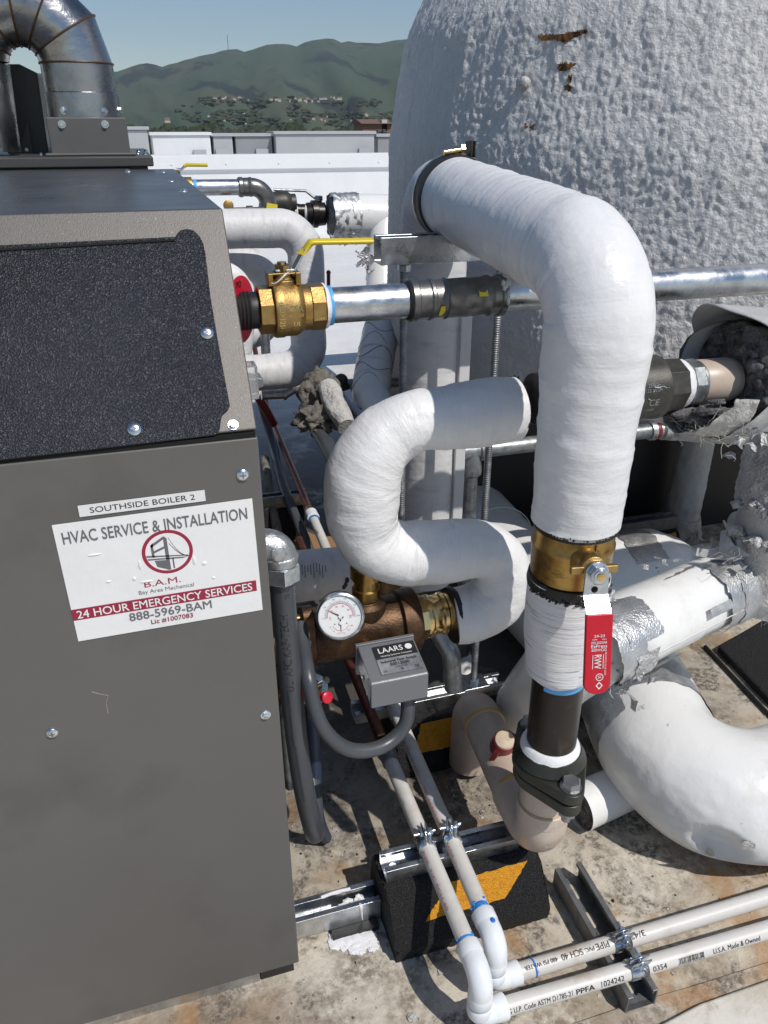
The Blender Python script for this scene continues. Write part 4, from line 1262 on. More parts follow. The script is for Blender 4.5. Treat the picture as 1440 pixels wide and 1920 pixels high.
m = MB(); m.tube([gc - gd * .022, V((.245, CB - .03, .535))], .0075, n=16); m.hexa(gc - gd * .034, gd, .010, .012); m.build('stem', 'brassd', t)

# ---- flow switch box with its cable loop
FB = .80
A_ = onb(698, 1279, FB); B_ = onb(806, 1265, FB); C_ = onb(801, 1311, FB); D_ = onb(693, 1328, FB)
fx0, fx1 = (A_.x + D_.x) / 2, (B_.x + C_.x) / 2
fz1, fz0 = (A_.z + B_.z) / 2, (C_.z + D_.z) / 2
t = thing('flow_switch', 'small grey metal switch box with a black and silver label', 'switch box', ((fx0 + fx1) / 2, FB + .04, fz0))
dep = .070
m = MB()
prof = [(0, fz0), (0, fz1 - .002), (.003, fz1), (dep, fz1 + .014), (dep, fz0 + .02)]
m.prism([(y, z) for y, z in prof], (fx0, FB, 0), (0, 1, 0), UPZ, V((fx1 - fx0, 0, 0)))
m.build('cover', 'boxgray', t, smooth=False, bevel=.0022)
m = MB(); m.box2((fx0 - .002, FB + dep, fz0 + .006), (fx1 + .002, FB + dep + .006, fz1 + .015)); m.build('back_plate', 'boxgray', t, smooth=False, bevel=.001)
tdir = V((0, dep, .014)).normalized(); tn = V((0, -.014, dep)).normalized()
if tn.z < 0: tn = -tn
lo = V(((fx0 + fx1) / 2 + .008, FB + .036, fz1 + .0071 + .0009))
m = MB(); m.prism([(-.031, -.026), (.031, -.026), (.031, .026), (-.031, .026)], lo, (1, 0, 0), tdir, tn * .0004); lb = m.build('label', 'galv', t, smooth=False)
mt = MB()
LF = lambda u, v, l=.0009: (lambda x, y: lo + V((1, 0, 0)) * (u + x) + tdir * (v + y) + tn * l)
mt.slab([LF(x, y, .0005)(0, 0) for x, y in ((-.031, .002), (.031, .002), (.031, .026), (-.031, .026))], tn * .0001, 0)
letters(mt, 'LAARS', LF(-.006, .0165), .036, .0095, 1, True)
letters(mt, 'Heating Systems Company', LF(0, .006), .046, .0035, 1)
arc_c = LF(.021, .0165)
for k in range(20):
    b0, b1 = 2 * math.pi * k / 20, 2 * math.pi * (k + 1) / 20
    mt.add([arc_c(0, 0), arc_c(.0052 * math.cos(b0), .0052 * math.sin(b0)), arc_c(.0052 * math.cos(b1), .0052 * math.sin(b1))], [(0, 1, 2)], 1)
letters(mt, 'Industrial Flow Switch', LF(0, -.004), .052, .0042, 0, True)
letters(mt, 'E0013000', LF(0, -.0105), .028, .005, 0, True)
letters(mt, '75010-81', LF(0, -.016), .018, .0026, 0)
letters(mt, 'CE', LF(.022, -.021), .006, .004, 0, True); letters(mt, 'UL', LF(-.024, -.021), .005, .004, 0); letters(mt, 'A', LF(0, -.021), .004, .0045, 0, True)
mt.build('lettering', ['ink', 'whitep'], lb, smooth=False)
m = MB(); m.lathe((fx0 - .0005, FB + .035, (fz0 + fz1) / 2 + .006), (-1, 0, 0), [(0, .004), (.0015, .004), (.0025, .0025)], 0, 14); m.build('screw', 'screw', t)
m = MB(); m.tube([V((fx0 + .016, FB + dep, fz1 - .004)), V((.25, CB - .02, .485))], .013, n=18); m.build('brass_stem', 'brassd', t)
t = thing('flexible_conduit', 'thin grey flexible conduit looping under the switch box', 'conduit', (.25, .87, .36))
pts = [V((fx1 - .022, FB + .035, fz0 + .004)), onb(768, 1350, FB + .02), onb(735, 1392, FB + .01), onb(690, 1410, FB), onb(645, 1405, FB), onb(606, 1370, FB + .005), onb(588, 1325, FB + .02), onb(578, 1270, FB + .03), onb(568, 1210, FB + .09), onb(562, 1170, FB + .12)]
def smooth_path(pts, it=3):
    for _ in range(it):
        o = [pts[0]]
        for a, b in zip(pts, pts[1:]): o += [a.lerp(b, .25), a.lerp(b, .75)]
        pts = o + [pts[-1]]
    return pts
m = MB(); m.tube(smooth_path(pts), .0105, n=20); m.build('sheath', 'conduit', t)
m = MB(); e = onb(561, 1212, FB + .115); m.lathe(e, UPZ, [(0, .015), (.003, .0185), (.010, .0185), (.014, .0165), (.022, .0168), (.026, .015)], 0, 14); m.build('compression_nut', 'pvc', t)

# ---- liquid tight conduit on the boiler side
t = thing('boiler_conduit', 'printed grey conduit hanging from a zinc elbow beside the boiler', 'conduit', (.125, .84, .21))
pts = [onb(529, 1080, .842), onb(536, 1180, .842), onb(547, 1300, .842), onb(560, 1420, .842), onb(574, 1500, .842), onb(586, 1548, .846), onb(592, 1572, .88), V((.165, .96, .22)), V((.16, 1.02, .30)), V((.15, 1.05, .42))]
LF_pts = smooth_path(pts)
m = MB(); m.tube(LF_pts, .0158, n=32); m.build('sheath', 'conduit', t)
m = MB()
def along(path, s):
    L = 0
    for a, b in zip(path, path[1:]):
        d = (b - a).length
        if L + d >= s: return a.lerp(b, (s - L) / d), (b - a).normalized()
        L += d
    return path[-1], (path[-1] - path[-2]).normalized()
def conduit_text(m, body, s, h, ang, wd=None):
    def fn(x, y):
        p, d = along(LF_pts, s - x)
        tocam = (O - p); tocam = (tocam - d * tocam.dot(d)).normalized(); sd = d.cross(tocam)
        a = ang + y / .0158
        return p + (tocam * math.cos(a) + sd * math.sin(a)) * .01605
    letters(m, body, fn, wd, h, 0)
conduit_text(m, 'UL  AFC/KAF-TECH', .112, .011, .12, .125)
conduit_text(m, 'LIQUIDTIGHT NONMETALLIC CONDUIT', .225, .0035, .35, .10)
conduit_text(m, 'USE SEPARATE GROUNDING CONDUCTOR', .33, .0035, .2, .11)
conduit_text(m, '75 C', .018, .006, -.3, .016)
m.build('lettering', 'ink', t, smooth=False)
top = LF_pts[0]
m = MB(); m.hexa(top - UPZ * .003, UPZ, .0245, .024, 0, None, .1); m.lathe(top - UPZ * .008, UPZ, [(0, .018), (.006, .0225)], 0, 28); m.build('gland_nut', 'zinc', t, bevel=.001)
m = MB()
m.lathe(top + UPZ * .021, UPZ, [(0, .0215), (.006, .0225), (.010, .0225), (.012, .021)], 0, 32)
m.tube([top + UPZ * .028, top + UPZ * .046, V((BA + .002, top.y + .006, top.z + .046))], .0205, n=32, rad=.021, seg=10)
m.lathe(V((top.x - .005, top.y - .0185, top.z + .044)), (.1, -1, .1), [(0, .010), (.002, .010), (.003, .0085)], 0, 24)
m.build('elbow', 'diecast', t, bevel=.0008)
m = MB(); m.cyl((BA - .002, top.y + .006, top.z + .046), (BA + .006, top.y + .006, top.z + .046), .026); m.build('lock_nut', 'diecast', t)

# second, thinner dark pipe right behind it and a stained stub mostly behind the casing
t = MB(); t.tube(smooth_path([onb(577, 1180, .95), onb(583, 1300, .95), onb(590, 1430, .95), onb(594, 1535, .95), V((.19, .99, .02))]), .011, n=20)
tag(t.build('drain_pipe', 'conduitb', None), 'dark blue drain pipe standing behind the printed conduit', 'pipe')
q = onb(541, 1440, .93)
t = MB(); t.tube([q + UPZ * .35, q - UPZ * .038], .0085, n=20); t.sphere(q - UPZ * .038, .0085, 0, 8)
tag(t.build('capped_tube', 'galvd'), 'dull capped metal tube squeezed between the boiler edge and the conduit', 'tube')

# ---- red drain cock on its bracket
t = thing('drain_valve', 'small brass drain valve with a bright red lever by the conduit', 'valve', (.165, .90, .42))
rc0 = onb(584, 1292, .905)
rd = V((.45, -.62, .64)).normalized(); rx, ry, _ = frame_of(rd)
m = MB(); m.prism([(.026 * math.cos(a) * (1 + .18 * math.cos(2 * a + .6)), .026 * math.sin(a)) for a in np.linspace(0, 2 * math.pi, 28)[:-1]], rc0, rx, ry, rd * .002); m.build('bracket', 'zinc', t, bevel=.0004)
m = MB(); m.lathe(rc0, rd, [(-.03, .010), (.002, .013), (.006, .014), (.010, .012), (.012, .009), (.018, .007)], 0, 28); m.build('body', 'goldring', t)
m = MB(); m.tube([rc0 + rd * .016, V((BA, .92, .44))], .008, n=14); m.build('nipple', 'brassd', t)
l0 = onb(566, 1302, .885); l1 = onb(600, 1306, .868); l2 = onb(613, 1308, .853)
m = MB(); m.tube(fillet([l0, l1, l2], .008), .0062, n=16); m.lathe(l2, (l2 - l1).normalized() + V((.1, -.6, .3)), [(-.003, .0085), (.002, .0085), (.003, .007)], 0, 20); m.build('lever', 'red', t)
m = MB(); q = onb(609, 1276, .885); m.cyl(rc0 + rx * .0, q, .003); m.hexa(q, rd, .0055, .006); m.build('bracket_bolt', 'zinc', t)

# ---- white wrapped pipe behind the tee
t = thing('wrapped_branch_pipe', 'short white wrapped pipe with pen marks between the boiler and the brass spout', 'pipe', (.21, 1.2, .43))
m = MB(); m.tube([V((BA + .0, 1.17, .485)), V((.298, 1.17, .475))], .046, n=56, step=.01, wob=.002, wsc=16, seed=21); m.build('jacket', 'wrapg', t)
m = MB(); m.tube([V((.298, 1.17, .475)), V((.36, 1.17, .474)), V((.36, 1.17, .30))], .028, n=24, rad=.03); m.build('inner_pipe', 'bronze', t)
m = MB()
for x, y in ((648, 1096), (651, 1088), (645, 1100)):
    q = onb(x, y, 1.125); m.sphere(q, .004, 0, 6, (1, .5, 1.5))
for k in range(9): m.tube([onb(566 + k * 5.5, 1058 + 3 * math.sin(k), 1.1268), onb(567 + k * 5.5, 1078 + 6 * math.sin(k * 2.1), 1.1248)], .0006, n=4)
m.build('pen_marks', 'ink', t)

# ================================================================== GAS LINE
GB, GZ, GRr = 1.03, .982, .0237
t = thing('gas_pipe', 'long galvanised gas pipe with a grey press coupling passing behind the riser', 'pipe', (.7, GB, GZ - .03))
m = MB(); m.cyl((.228, GB, GZ), (.352, GB, GZ), GRr, 0, 36); m.build('pipe_length', 'galv', t)
m = MB(); m.cyl((.485, GB, GZ), (2.4, GB, GZ - .004), GRr, 0, 36); m.build('pipe_length', 'galv', t)
m = MB()
m.lathe((.349, GB, GZ), (1, 0, 0), [(0, .0262), (.002, .0292), (.010, .0292), (.012, .0268), (.015, .0268), (.028, .0268), (.030, .0285), (.034, .0285), (.036, .0262), (.052, .0262), (.054, .0285), (.058, .0268), (.074, .0272), (.088, .0275), (.090, .0268), (.112, .0268), (.115, .0290), (.119, .0290), (.121, .0272), (.132, .0268), (.134, .0292), (.142, .0292), (.144, .0262)], 0, 48)
co = m.build('press_coupling', 'press', t)
m = MB(); m.lathe((.345, GB, GZ), (1, 0, 0), [(0, .0248), (.003, .0268), (.005, .0262)], 0, 40); m.build('black_ring', 'black', t)
m = MB()
for x0, x1, a0 in ((.389, .395, R(110)), (.445, .458, R(62))):
    dd = [(x0, a0 - .18), (x1, a0 - .18), (x1 + .001, a0 + .10), (x1 - .002, a0 + .34), (x0 - .001, a0 + .38)] if x0 < .4 else [(x0, a0), (x0 + .003, a0 + .1), (x1 - .003, a0 + .1), (x1, a0 - .02), (x1 + .001, a0 + .30), (x0, a0 + .30)]
    m.add([V((x, GB - .0283 * math.sin(a), GZ + .0283 * math.cos(a))) for x, a in dd], [tuple(range(len(dd)))])
m.build('yellow_tag', 'yeltag', co, smooth=False)
m = MB()
for k in range(16):
    a = R(rnd.uniform(-60, 100)); blob(m, V((.489 + rnd.uniform(-.006, .006), GB - math.sin(a) * .028, GZ + math.cos(a) * .028)), .006 * rnd.uniform(.5, 1), k, 0, .5, 8, (.5, 1, 1), 1)
m.build('sealant_smear', 'ptfe', t)

t = thing('gas_valve', 'brass ball valve with a yellow lever on the gas pipe', 'valve', (.19, GB, GZ - .04))
m = MB()
m.lathe((.141, GB, GZ), (1, 0, 0), [(0, .032), (.0185, .032)], 0, 8, (0, .38, 1))
m.lathe((.1595, GB, GZ), (1, 0, 0), [(0, .0365), (.003, .0375), (.013, .0375), (.015, .0362), (.030, .0362), (.034, .0345), (.040, .0300)], 0, 48)
m.lathe((.1985, GB, GZ), (1, 0, 0), [(0, .0298), (.011, .0298)], 0, 40)
m.lathe((.2095, GB, GZ), (1, 0, 0), [(0, .0312), (.0185, .0312)], 0, 8, (0, .38, 1))
m.lathe((.176, GB, GZ + .030), UPZ, [(0, .019), (.008, .018), (.010, .014), (.018, .013)], 0, 28)
bo = m.build('body', 'brass', t, bevel=.001)
m = MB()
for tx, x0, a0, h in (('4FU>125C', .167, 95, .0065), ('CSA', .186, 80, .007), ('C     US', .186, 93, .004), ('UL', .187, 112, .006), ('C     US', .187, 124, .004), ('G4X', .219, 112, .004)):
    if x0 == .167: fn = (lambda x, y: V((.167 + y, GB - .0378 * math.sin(R(95) + x / .0375), GZ + .0378 * math.cos(R(95) + x / .0375))))
    else: fn = (lambda x, y, x0=x0, a0=a0: V((x0 + x, GB - .0364 * math.sin(R(a0) - y / .036), GZ + .0364 * math.cos(R(a0) - y / .036))))
    if x0 == .219: fn = (lambda x, y: V((.219 + x, GB - .0316 * math.sin(R(108) - y / .031), GZ + .0316 * math.cos(R(108) - y / .031))))
    letters(m, tx, fn, None, h, 0)
m.build('raised_letters', 'goldring', bo, smooth=False)
m = MB()
for sy in (-1, 1): m.box((.176 - .018 * sy, GB - .004, GZ + .040), (.0035, .012, .008))
m.box((.176, GB, GZ + .0465), (.0215, .013, .0012))
m.build('stop_plate', 'brassd', t, bevel=.001)
m = MB(); m.hexa((.176, GB, GZ + .049), UPZ, .0115, .008, 0); m.cyl((.176, GB, GZ + .057), (.176, GB, GZ + .060), .006); m.build('stem_nut', 'goldring', t)
yl0 = V((.176, GB, GZ + .0485))
m = MB()
def ystrap(m, pts, w, th):
    for a, b in zip(pts, pts[1:]):
        a, b = V(a), V(b); d = (b - a).normalized(); sd = V((0, 1, 0)); n_ = d.cross(sd) * -1
        m.slab([a - sd * w, a + sd * w, b + sd * w, b - sd * w], n_ * -th)
ystrap(m, [yl0 - V((.01, 0, 0)), yl0 + V((.016, 0, 0)), yl0 + V((.032, 0, .026))], .009, .0028)
m.build('lever', 'zinc', t, smooth=False, bevel=.0006)
m = MB(); m.tube(fillet([yl0 + V((.028, 0, .0195)), yl0 + V((.038, 0, .0345)), yl0 + V((.122, 0, .0325))], .012), .0095, n=20)
for i_, p in enumerate(m.v): m.v[i_] = V((p.x, p.y, p.z)) if False else p
o = m.build('lever_sleeve', 'yel', t)
me = o.data
# flatten the sleeve to a strap section
c0 = yl0 - V(t.location)
for v in me.vertices:
    x = v.co.x - c0.x
    zc_ = c0.z + (.0195 + .015 * min(1, max(0, (x - .028) / .010)) if x < .038 else .0345 - .002 * (x - .038) / .084)
    v.co.z = zc_ + (v.co.z - zc_) * .42
    v.co.y = v.co.y * 1.05 if False else v.co.y
m = MB(); m.tube([V((.17 + .014 * math.cos(a), GB - .016 * abs(math.sin(a)) - .006, GZ + .042 + .006 * math.sin(a * 2))) for a in np.linspace(0, math.pi, 14)], .0009, n=6); m.build('seal_wire', 'whitep', t)
m = MB(); m.lathe((.2285, GB, GZ), (1, 0, 0), [(0, .0305), (.003, .0295), (.006, .0262), (.007, .024)], 0, 36, None, 0, None, .003, 90); m.build('thread_tape', 'ptfe', t)
m = MB(); m.lathe((.2345, GB, GZ), (1, 0, 0), [(0, .0255), (.002, .0262), (.0055, .0258), (.006, .024)], 0, 36); m.build('blue_sealant', 'bluetape', t)
m = MB(); m.lathe((BA - .004, GB, GZ), (1, 0, 0), [(0.00, .0252)] + [(.002 + .0024 * k, .0252 if k % 2 else .0238) for k in range(17)] + [(.049, .0238)], 0, 36); m.build('threaded_nipple', 'black', t)
t = thing('red_tag', 'red round tag behind the brass gas valve, letters PO showing', 'tag', (.118, GB, GZ - .06))
m = MB(); m.lathe((.119, GB, GZ + .002), (1, -.6, .0), [(0, .043), (.0012, .043)], 0, 48); tgo = m.build('disc', 'red', t)
tn_ = V((1, -.6, 0)).normalized(); tx_ = UPZ.cross(tn_)
m = MB(); letters(m, 'PO', lambda x, y: V((.119, GB, GZ + .002)) + tn_ * .0016 + tx_ * (x - .004) + UPZ * (y + .033), None, .008, 0, True); m.build('lettering', 'ink', t, smooth=False)

# ================================================================== UPPER STRUT ON RODS
SB = 1.20
t = thing('strut_support', 'galvanised strut bracket carried on two threaded rods under the overhead pipe', 'bracket', (.49, SB, .14))
m = MB(); strut(m, (.356, SB, 1.006), (.66, SB, 1.006), (0, 0, 1), .041, .041); m.build('channel', 'galv', t, smooth=False, bevel=.0008)
for x in (.400, .568):
    m = MB()
    m.cyl((x, SB, .10), (x, SB, 1.03), .0062, 0, 16)
    for k in range(228): 
        z = .12 + k * .0039
        m.lathe((x, SB, z), UPZ, [(0, .0062), (.0016, .0070), (.0032, .0062)], 0, 14)
    rd_ = m.build('threaded_rod', 'galvd', t)
    m = MB(); m.hexa((x, SB, .993), UPZ, .011, .011); m.build('hex_nut', 'zinc', rd_)
    m = MB(); m.hexa((x, SB, .131), UPZ, .011, .010); m.build('hex_nut', 'zinc', rd_)
    m = MB(); m.box((x, SB, .1287), (.028, .022, .0022)); m.build('square_washer', 'zinc', rd_, bevel=.0008)

# ================================================================== RUBBER BLOCKS WITH RAILS
def rubber_block(a0, a1, b0, b1, h, label, ypoly, group=None):
    t = thing('rubber_block', label, 'pipe block', ((a0 + a1) / 2, (b0 + b1) / 2, 0), group)
    m = MB()
    prof = [(b0 + .004, 0), (b0, .028), (b0 + .052, h - .004), (b0 + .058, h), (b1 - .008, h), (b1, h - .012), (b1 + .01, 0)]
    # subdivided so that the crumb surface has an uneven outline
    na_ = 60
    s0 = len(m.v); pr_ = []
    for (y0, z0), (y1, z1) in zip(prof, prof[1:]):
        k = max(1, int(math.hypot(y1 - y0, z1 - z0) / .005))
        pr_ += [(y0 + (y1 - y0) * q / k, z0 + (z1 - z0) * q / k) for q in range(k)]
    pr_.append(prof[-1])
    for i in range(na_ + 1):
        x = a0 + (a1 - a0) * i / na_
        for y, z in pr_:
            p = V((x, y, z)); d_ = .0013 * noise.noise(p * 130) + .001 * noise.noise(p * 300)
            m.v.append(p + V((d_ * (3 if i in (0, na_) else 0), d_, d_ if z > .004 else 0)))
    k = len(pr_)
    for i in range(na_):
        for j in range(k - 1): m.face((s0 + i * k + j, s0 + (i + 1) * k + j, s0 + (i + 1) * k + j + 1, s0 + i * k + j + 1))
    m.face([s0 + j for j in range(k)]); m.face([s0 + na_ * k + j for j in range(k)][::-1])
    m.build('block', 'rubber', t, sharp=30)
    # painted slash on the sloping front
    f0, f1 = V((0, b0, .028)), V((0, b0 + .052, h - .004))
    dn = (f1 - f0); fn_ = V((0, -(dn.z), dn.y)).normalized()
    m = MB()
    n0 = 26
    (xa, ta), (xb, tb), (xc, tc_), (xd, td) = ypoly
    s0 = len(m.v)
    for i in range(n0 + 1):
        for j in range(n0 + 1):
            u, v = i / n0, j / n0
            x = (xa * (1 - u) + xb * u) * (1 - v) + (xd * (1 - u) + xc * u) * v
            tt = (ta * (1 - u) + tb * u) * (1 - v) + (td * (1 - u) + tc_ * u) * v
            q = V((x, 0, 0)) + f0.lerp(f1, tt); q.x = x
            e_ = .0012 * noise.noise(q * 190)
            q += V((e_ if i in (0, n0) else 0, 0, 0))
            d_ = .0013 * noise.noise(q * 130) + .001 * noise.noise(q * 300)
            m.v.append(q + V((0, d_, d_)) + fn_ * .0012)
    for i in range(n0):
        for j in range(n0): m.face((s0 + i * (n0 + 1) + j, s0 + (i + 1) * (n0 + 1) + j, s0 + (i + 1) * (n0 + 1) + j + 1, s0 + i * (n0 + 1) + j + 1))
    m.build('yellow_mark', 'yelpaint', t, sharp=30)
    return t
b1_ = rubber_block(.246, .515, .733, .872, .1, 'black rubber block with a yellow slash, in front under the two PVC pipes', [(.300, .42), (.440, .42), (.492, .97), (.352, .97)], 'black rubber pipe blocks')
b2_ = rubber_block(.372, .625, 1.098, 1.232, .1, 'black rubber block with a yellow mark, below the switch box and rod plate', [(.405, .30), (.53, .30), (.58, .97), (.43, .97)], 'black rubber pipe blocks')
t = thing('strut_rail', 'shiny steel strut rail on the front rubber block', 'rail', (.39, .825, .1))
m = MB(); strut(m, (.251, .828, .1005), (.545, .824, .1005), UPZ, .043, .026); m.build('channel', 'galv', t, smooth=False, bevel=.0008)
m = MB()
for x in (.285, .42, .50): m = MB(); m.prism(oval(.026, .013), (x, .827, .1035), (1, 0, 0), (0, 1, 0), V((0, 0, .0006))); m.build('slot', 'blackhole', t)
m = MB(); m.lathe((.268, .827, .1035), UPZ, [(0, .009), (.002, .009)], 0, 18); m.hexa((.268, .827, .1055), UPZ, .0075, .006); m.build('bolt', 'zinc', t)
t = thing('strut_rail', 'steel strut rail on the second rubber block, holding the rod plate', 'rail', (.49, 1.175, .1))
m = MB(); strut(m, (.30, SB, .1005), (.635, SB, .1005), UPZ, .043, .026); m.build('channel', 'galv', t, smooth=False, bevel=.0008)
t = thing('strut_channel', 'galvanised strut with a splash of white sealant running out from under the boiler', 'strut', (.16, .835, 0))
m = MB(); strut(m, (-.05, .835, .012), (.2435, .835, .012), UPZ, .041, .041); m.build('channel', 'galv', t, smooth=False, bevel=.0008)
m = MB()
for k in range(26):
    blob(m, V((.196 + rnd.gauss(0, .014), .835 + max(-.008, min(.008, rnd.gauss(0, .005))), .022 + rnd.uniform(0, .018))), rnd.uniform(.004, .0075), k, 0, .5, 8, (1.3, 1, .6), 2)
m.tube(smooth_path([V((.208, .822, .046)), V((.209, .8135, .053)), V((.2095, .8130, .036)), V((.211, .8130, .018))]), lambda q: .004 * (1 - q * .75), n=10)
m.tube(smooth_path([V((.15, .848, .052)), V((.175, .849, .055)), V((.2, .848, .054))]), .003, n=8)
m.build('sealant_splash', 'ptfe', t)
m = MB(); m.box2((.158, .800, 0), (.236, .852, .0118)); m.build('pad', 'black', t, smooth=False)
m = MB()
for x, y, r_ in ((640, 1762, .016), (655, 1764, .016), (672, 1758, .015), (686, 1756, .013), (694, 1766, .010), (699, 1776, .007), (670, 1772, .012), (665, 1781, .008), (682, 1768, .010), (676, 1783, .006)):
    blob(m, onz(x, y, .002), r_, x * .37, 0, .6, 9, (1.25, 1, .22), 3)
tag(m.build('sealant_patch', 'ptfe'), 'torn white sealant patch on the roof below the strut end', 'sealant patch')

# ================================================================== PVC PIPES
PR = .01335
def clamp(parent_label, c, axis, up, grp):
    t = thing('pipe_clamp', parent_label, 'clamp', c, grp)
    ax = V(axis).normalized(); up = (V(up) - ax * V(up).dot(ax)).normalized(); sd = ax.cross(up)
    W_ = .0145
    c = V(c)
    for sg in (-1, 1):
        m = MB()
        # half band from the rail round the pipe to the ear on top
        prof = []
        for k in range(15):
            a = math.pi * k / 14 * .93
            prof.append(V(c) + sd * (sg * (PR + .001) * math.sin(math.pi - a)) + up * ((PR + .001) * math.cos(math.pi - a)))
        prof.insert(0, c - up * (PR + .010) + sd * (sg * .006))
        prof.append(c + up * (PR + .004) + sd * (sg * .0035)); prof.append(c + up * (PR + .021) + sd * (sg * .0035))
        s0 = len(m.v)
        for p in prof:
            m.v.append(p - ax * W_); m.v.append(p + ax * W_)
        for i in range(len(prof) - 1): m.face((s0 + 2 * i, s0 + 2 * i + 1, s0 + 2 * i + 3, s0 + 2 * i + 2))
        o = m.build('band', 'zinc', t)
        so = o.modifiers.new('sheet', 'SOLIDIFY'); so.thickness = .0018; so.offset = 0
    m = MB(); b = c + up * (PR + .0125)
    m.cyl(b - sd * .02, b + sd * .016, .0028, 0, 12); m.hexa(b + sd * .006, sd, .0062, .0055); m.hexa(b - sd * .006, -sd, .0062, .0045)
    m.build('clamp_bolt', 'zinc', t)
    return t
zt_ = .1270 + PR
# pair running away from us
pa = thing('pvc_pipe', 'dusty white PVC pipe on the left of the pair crossing the rubber block', 'pipe', (.325, .8, .06), 'white PVC pipes over the front block')
LX = .3245
m = MB(); m.cyl((LX, 1.02, zt_ + .003), (LX, .622, zt_ - .001), PR, 0, 28); m.build('pipe', 'pvc', pa)
m = MB(); m.lathe((LX, 1.062, zt_ + .003), (0, -1, 0), [(0, .017), (.001, .018), (.026, .018), (.028, .0165), (.048, .0165), (.049, PR)], 0, 32); m.build('adapter', 'boxgray', pa)
m = MB(); m.lathe((LX, 1.075, zt_ + .003), (0, -1, 0), [(-.006, .0135), (.0, .0145)], 0, 6); m.build('brass_union', 'brassd', pa)
m = MB(); m.cyl((LX, 1.075, zt_ + .003), (LX + .005, 1.9, zt_ + .01), .0112, 0, 20); m.build('copper_tail', 'copper', pa)
def pvc_drop(parent, x, yb, ztop, zlow, bend_dir):
    m = MB()
    m.tube([V((x, yb + .052, ztop)), V((x, yb, ztop)), V((x, yb, ztop - .052))], .0172, n=36, rad=.024, seg=12)
    for p, d in (((x, yb + .052, ztop), (0, 1, 0)), ((x, yb, ztop - .052), (0, 0, -1))): m.lathe(V(p) - V(d) * .02, d, [(0, .0172), (.002, .0178), (.019, .0182), (.0205, .0172), (.0205, .0135)], 0, 36)
    p = V((x + .0035, yb + .010, ztop + .0085)); nn = V((.25, -.75, .75)).normalized()
    m.lathe(p - nn * .0012 + V((-.001, -.008, -.004)), nn, [(0, .0055), (.0048, .0052), (.0052, .0044)], 0, 20)
    m.build('elbow', 'pvcf', parent)
    m = MB(); m.cyl((x, yb, ztop - .055), (x, yb, zlow), PR, 0, 28); m.build('drop_pipe', 'pvc', parent)
    m = MB()
    m.tube([V((x, yb, zlow + .028)), V((x, yb, zlow)), V((x + .040, yb, zlow))], .0172, n=36, rad=.016, seg=10)
    for p, d in (((x, yb, zlow + .028), (0, 0, 1)), ((x + .042, yb, zlow), (1, 0, 0))): m.lathe(V(p) - V(d) * .02, d, [(0, .0172), (.002, .0178), (.019, .0182), (.0205, .0172), (.0205, .0135)], 0, 36)
    m.build('base_elbow', 'pvcf', parent)
def primer(parent, p, d, a0=0, a1=None, r=PR + .0006, w=.004):
    m = MB(); m.lathe(V(p), d, [(0, r - .0004), (.0006, r), (w * .8, r), (w, r - .0004)], 0, 30, None, a0, a1)
    for k in range(7):
        x, y, z = frame_of(d); a = rnd.uniform(a0, a1 if a1 else 6.28); q = V(p) + V(d).normalized() * w * rnd.uniform(.5, 1.6) + (x * math.cos(a) + y * math.sin(a)) * r
        m.sphere(q, .0022 * rnd.uniform(.5, 1.3), 0, 5, (1, 1, .6))
    m.build('primer_stain', 'blue', parent)
NY, FY = .588, .628
pvc_drop(pa, LX, NY + .008, zt_ - .002, .055, 1)
primer(pa, (LX, .6505, zt_ - .001), (0, 1, 0)); primer(pa, (LX, NY + .008, .0835), (0, 0, 1), R(100), R(330), PR + .0007, .004)
m = MB(); letters(m, 'CHARLOTTE PIPE  3/4" SCH 40', on_pipe((LX, .80, zt_), (0, -1, 0), UPZ, PR + .0007, -.0, R(50)), .2, .005); m.build('lettering', 'inkpink', pa, smooth=False)
RXp = .3655
pb = thing('pvc_pipe', 'dusty white PVC pipe on the right of the pair crossing the rubber block', 'pipe', (.366, .8, .06), 'white PVC pipes over the front block')
m = MB(); m.tube([V((RXp + .030, 2.02, zt_ + .012)), V((RXp + .010, 1.2, zt_ + .006)), V((RXp + .004, .84, zt_)), V((RXp, .655, zt_ - .001))], PR, n=28); m.build('pipe', 'pvc', pb)
m = MB(); m.lathe((RXp + .0305, 2.05, zt_ + .012), (0, -1, 0), [(0, .017), (.001, .0185), (.034, .0185), (.036, PR)], 0, 30); m.build('adapter', 'pvcf', pb)
primer(pb, (RXp + .030, 2.006, zt_ + .012), (0, -1, 0), 0, None, PR + .003, .006)
m = MB(); m.lathe((RXp + .0305, 2.07, zt_ + .012), (0, -1, 0), [(-.01, .0135), (.012, .0145)], 0, 6); m.build('brass_union', 'brassd', pb)
m = MB(); m.tube([V((RXp + .0305, 2.07, zt_ + .012)), V((RXp + .04, 2.9, zt_ + .06)), V((RXp + .05, 3.3, .42))], .0105, n=18, rad=.2); m.build('copper_tail', 'copper', pb)
pvc_drop(pb, RXp, FY + .008, zt_ - .002, .055, 1)
primer(pb, (RXp, .6905, zt_ - .001), (0, 1, 0), 0, None, PR + .0008, .008); primer(pb, (RXp, FY + .008, .0835), (0, 0, 1), R(100), R(330), PR + .0007, .004)
m = MB(); q = V((RXp + .004, FY + .034, zt_ + .0150)); m.sphere(q, .004, 0, 8, (1, 1.2, .35)); m.build('primer_spot', 'blue', pb)
pdir = (V((RXp + .010, 1.2, zt_ + .006)) - V((RXp + .004, .84, zt_))).normalized()
m = MB(); letters(m, 'PVC-1120  SCH 40  ASTM D1785  ACROMETRIC  MADE IN USA', on_pipe((RXp + .0052, .92, zt_ + .0013), -pdir, UPZ, PR + .0007, 0, R(55)), .36, .0055); m.build('lettering', 'inkpink', pb, smooth=False)
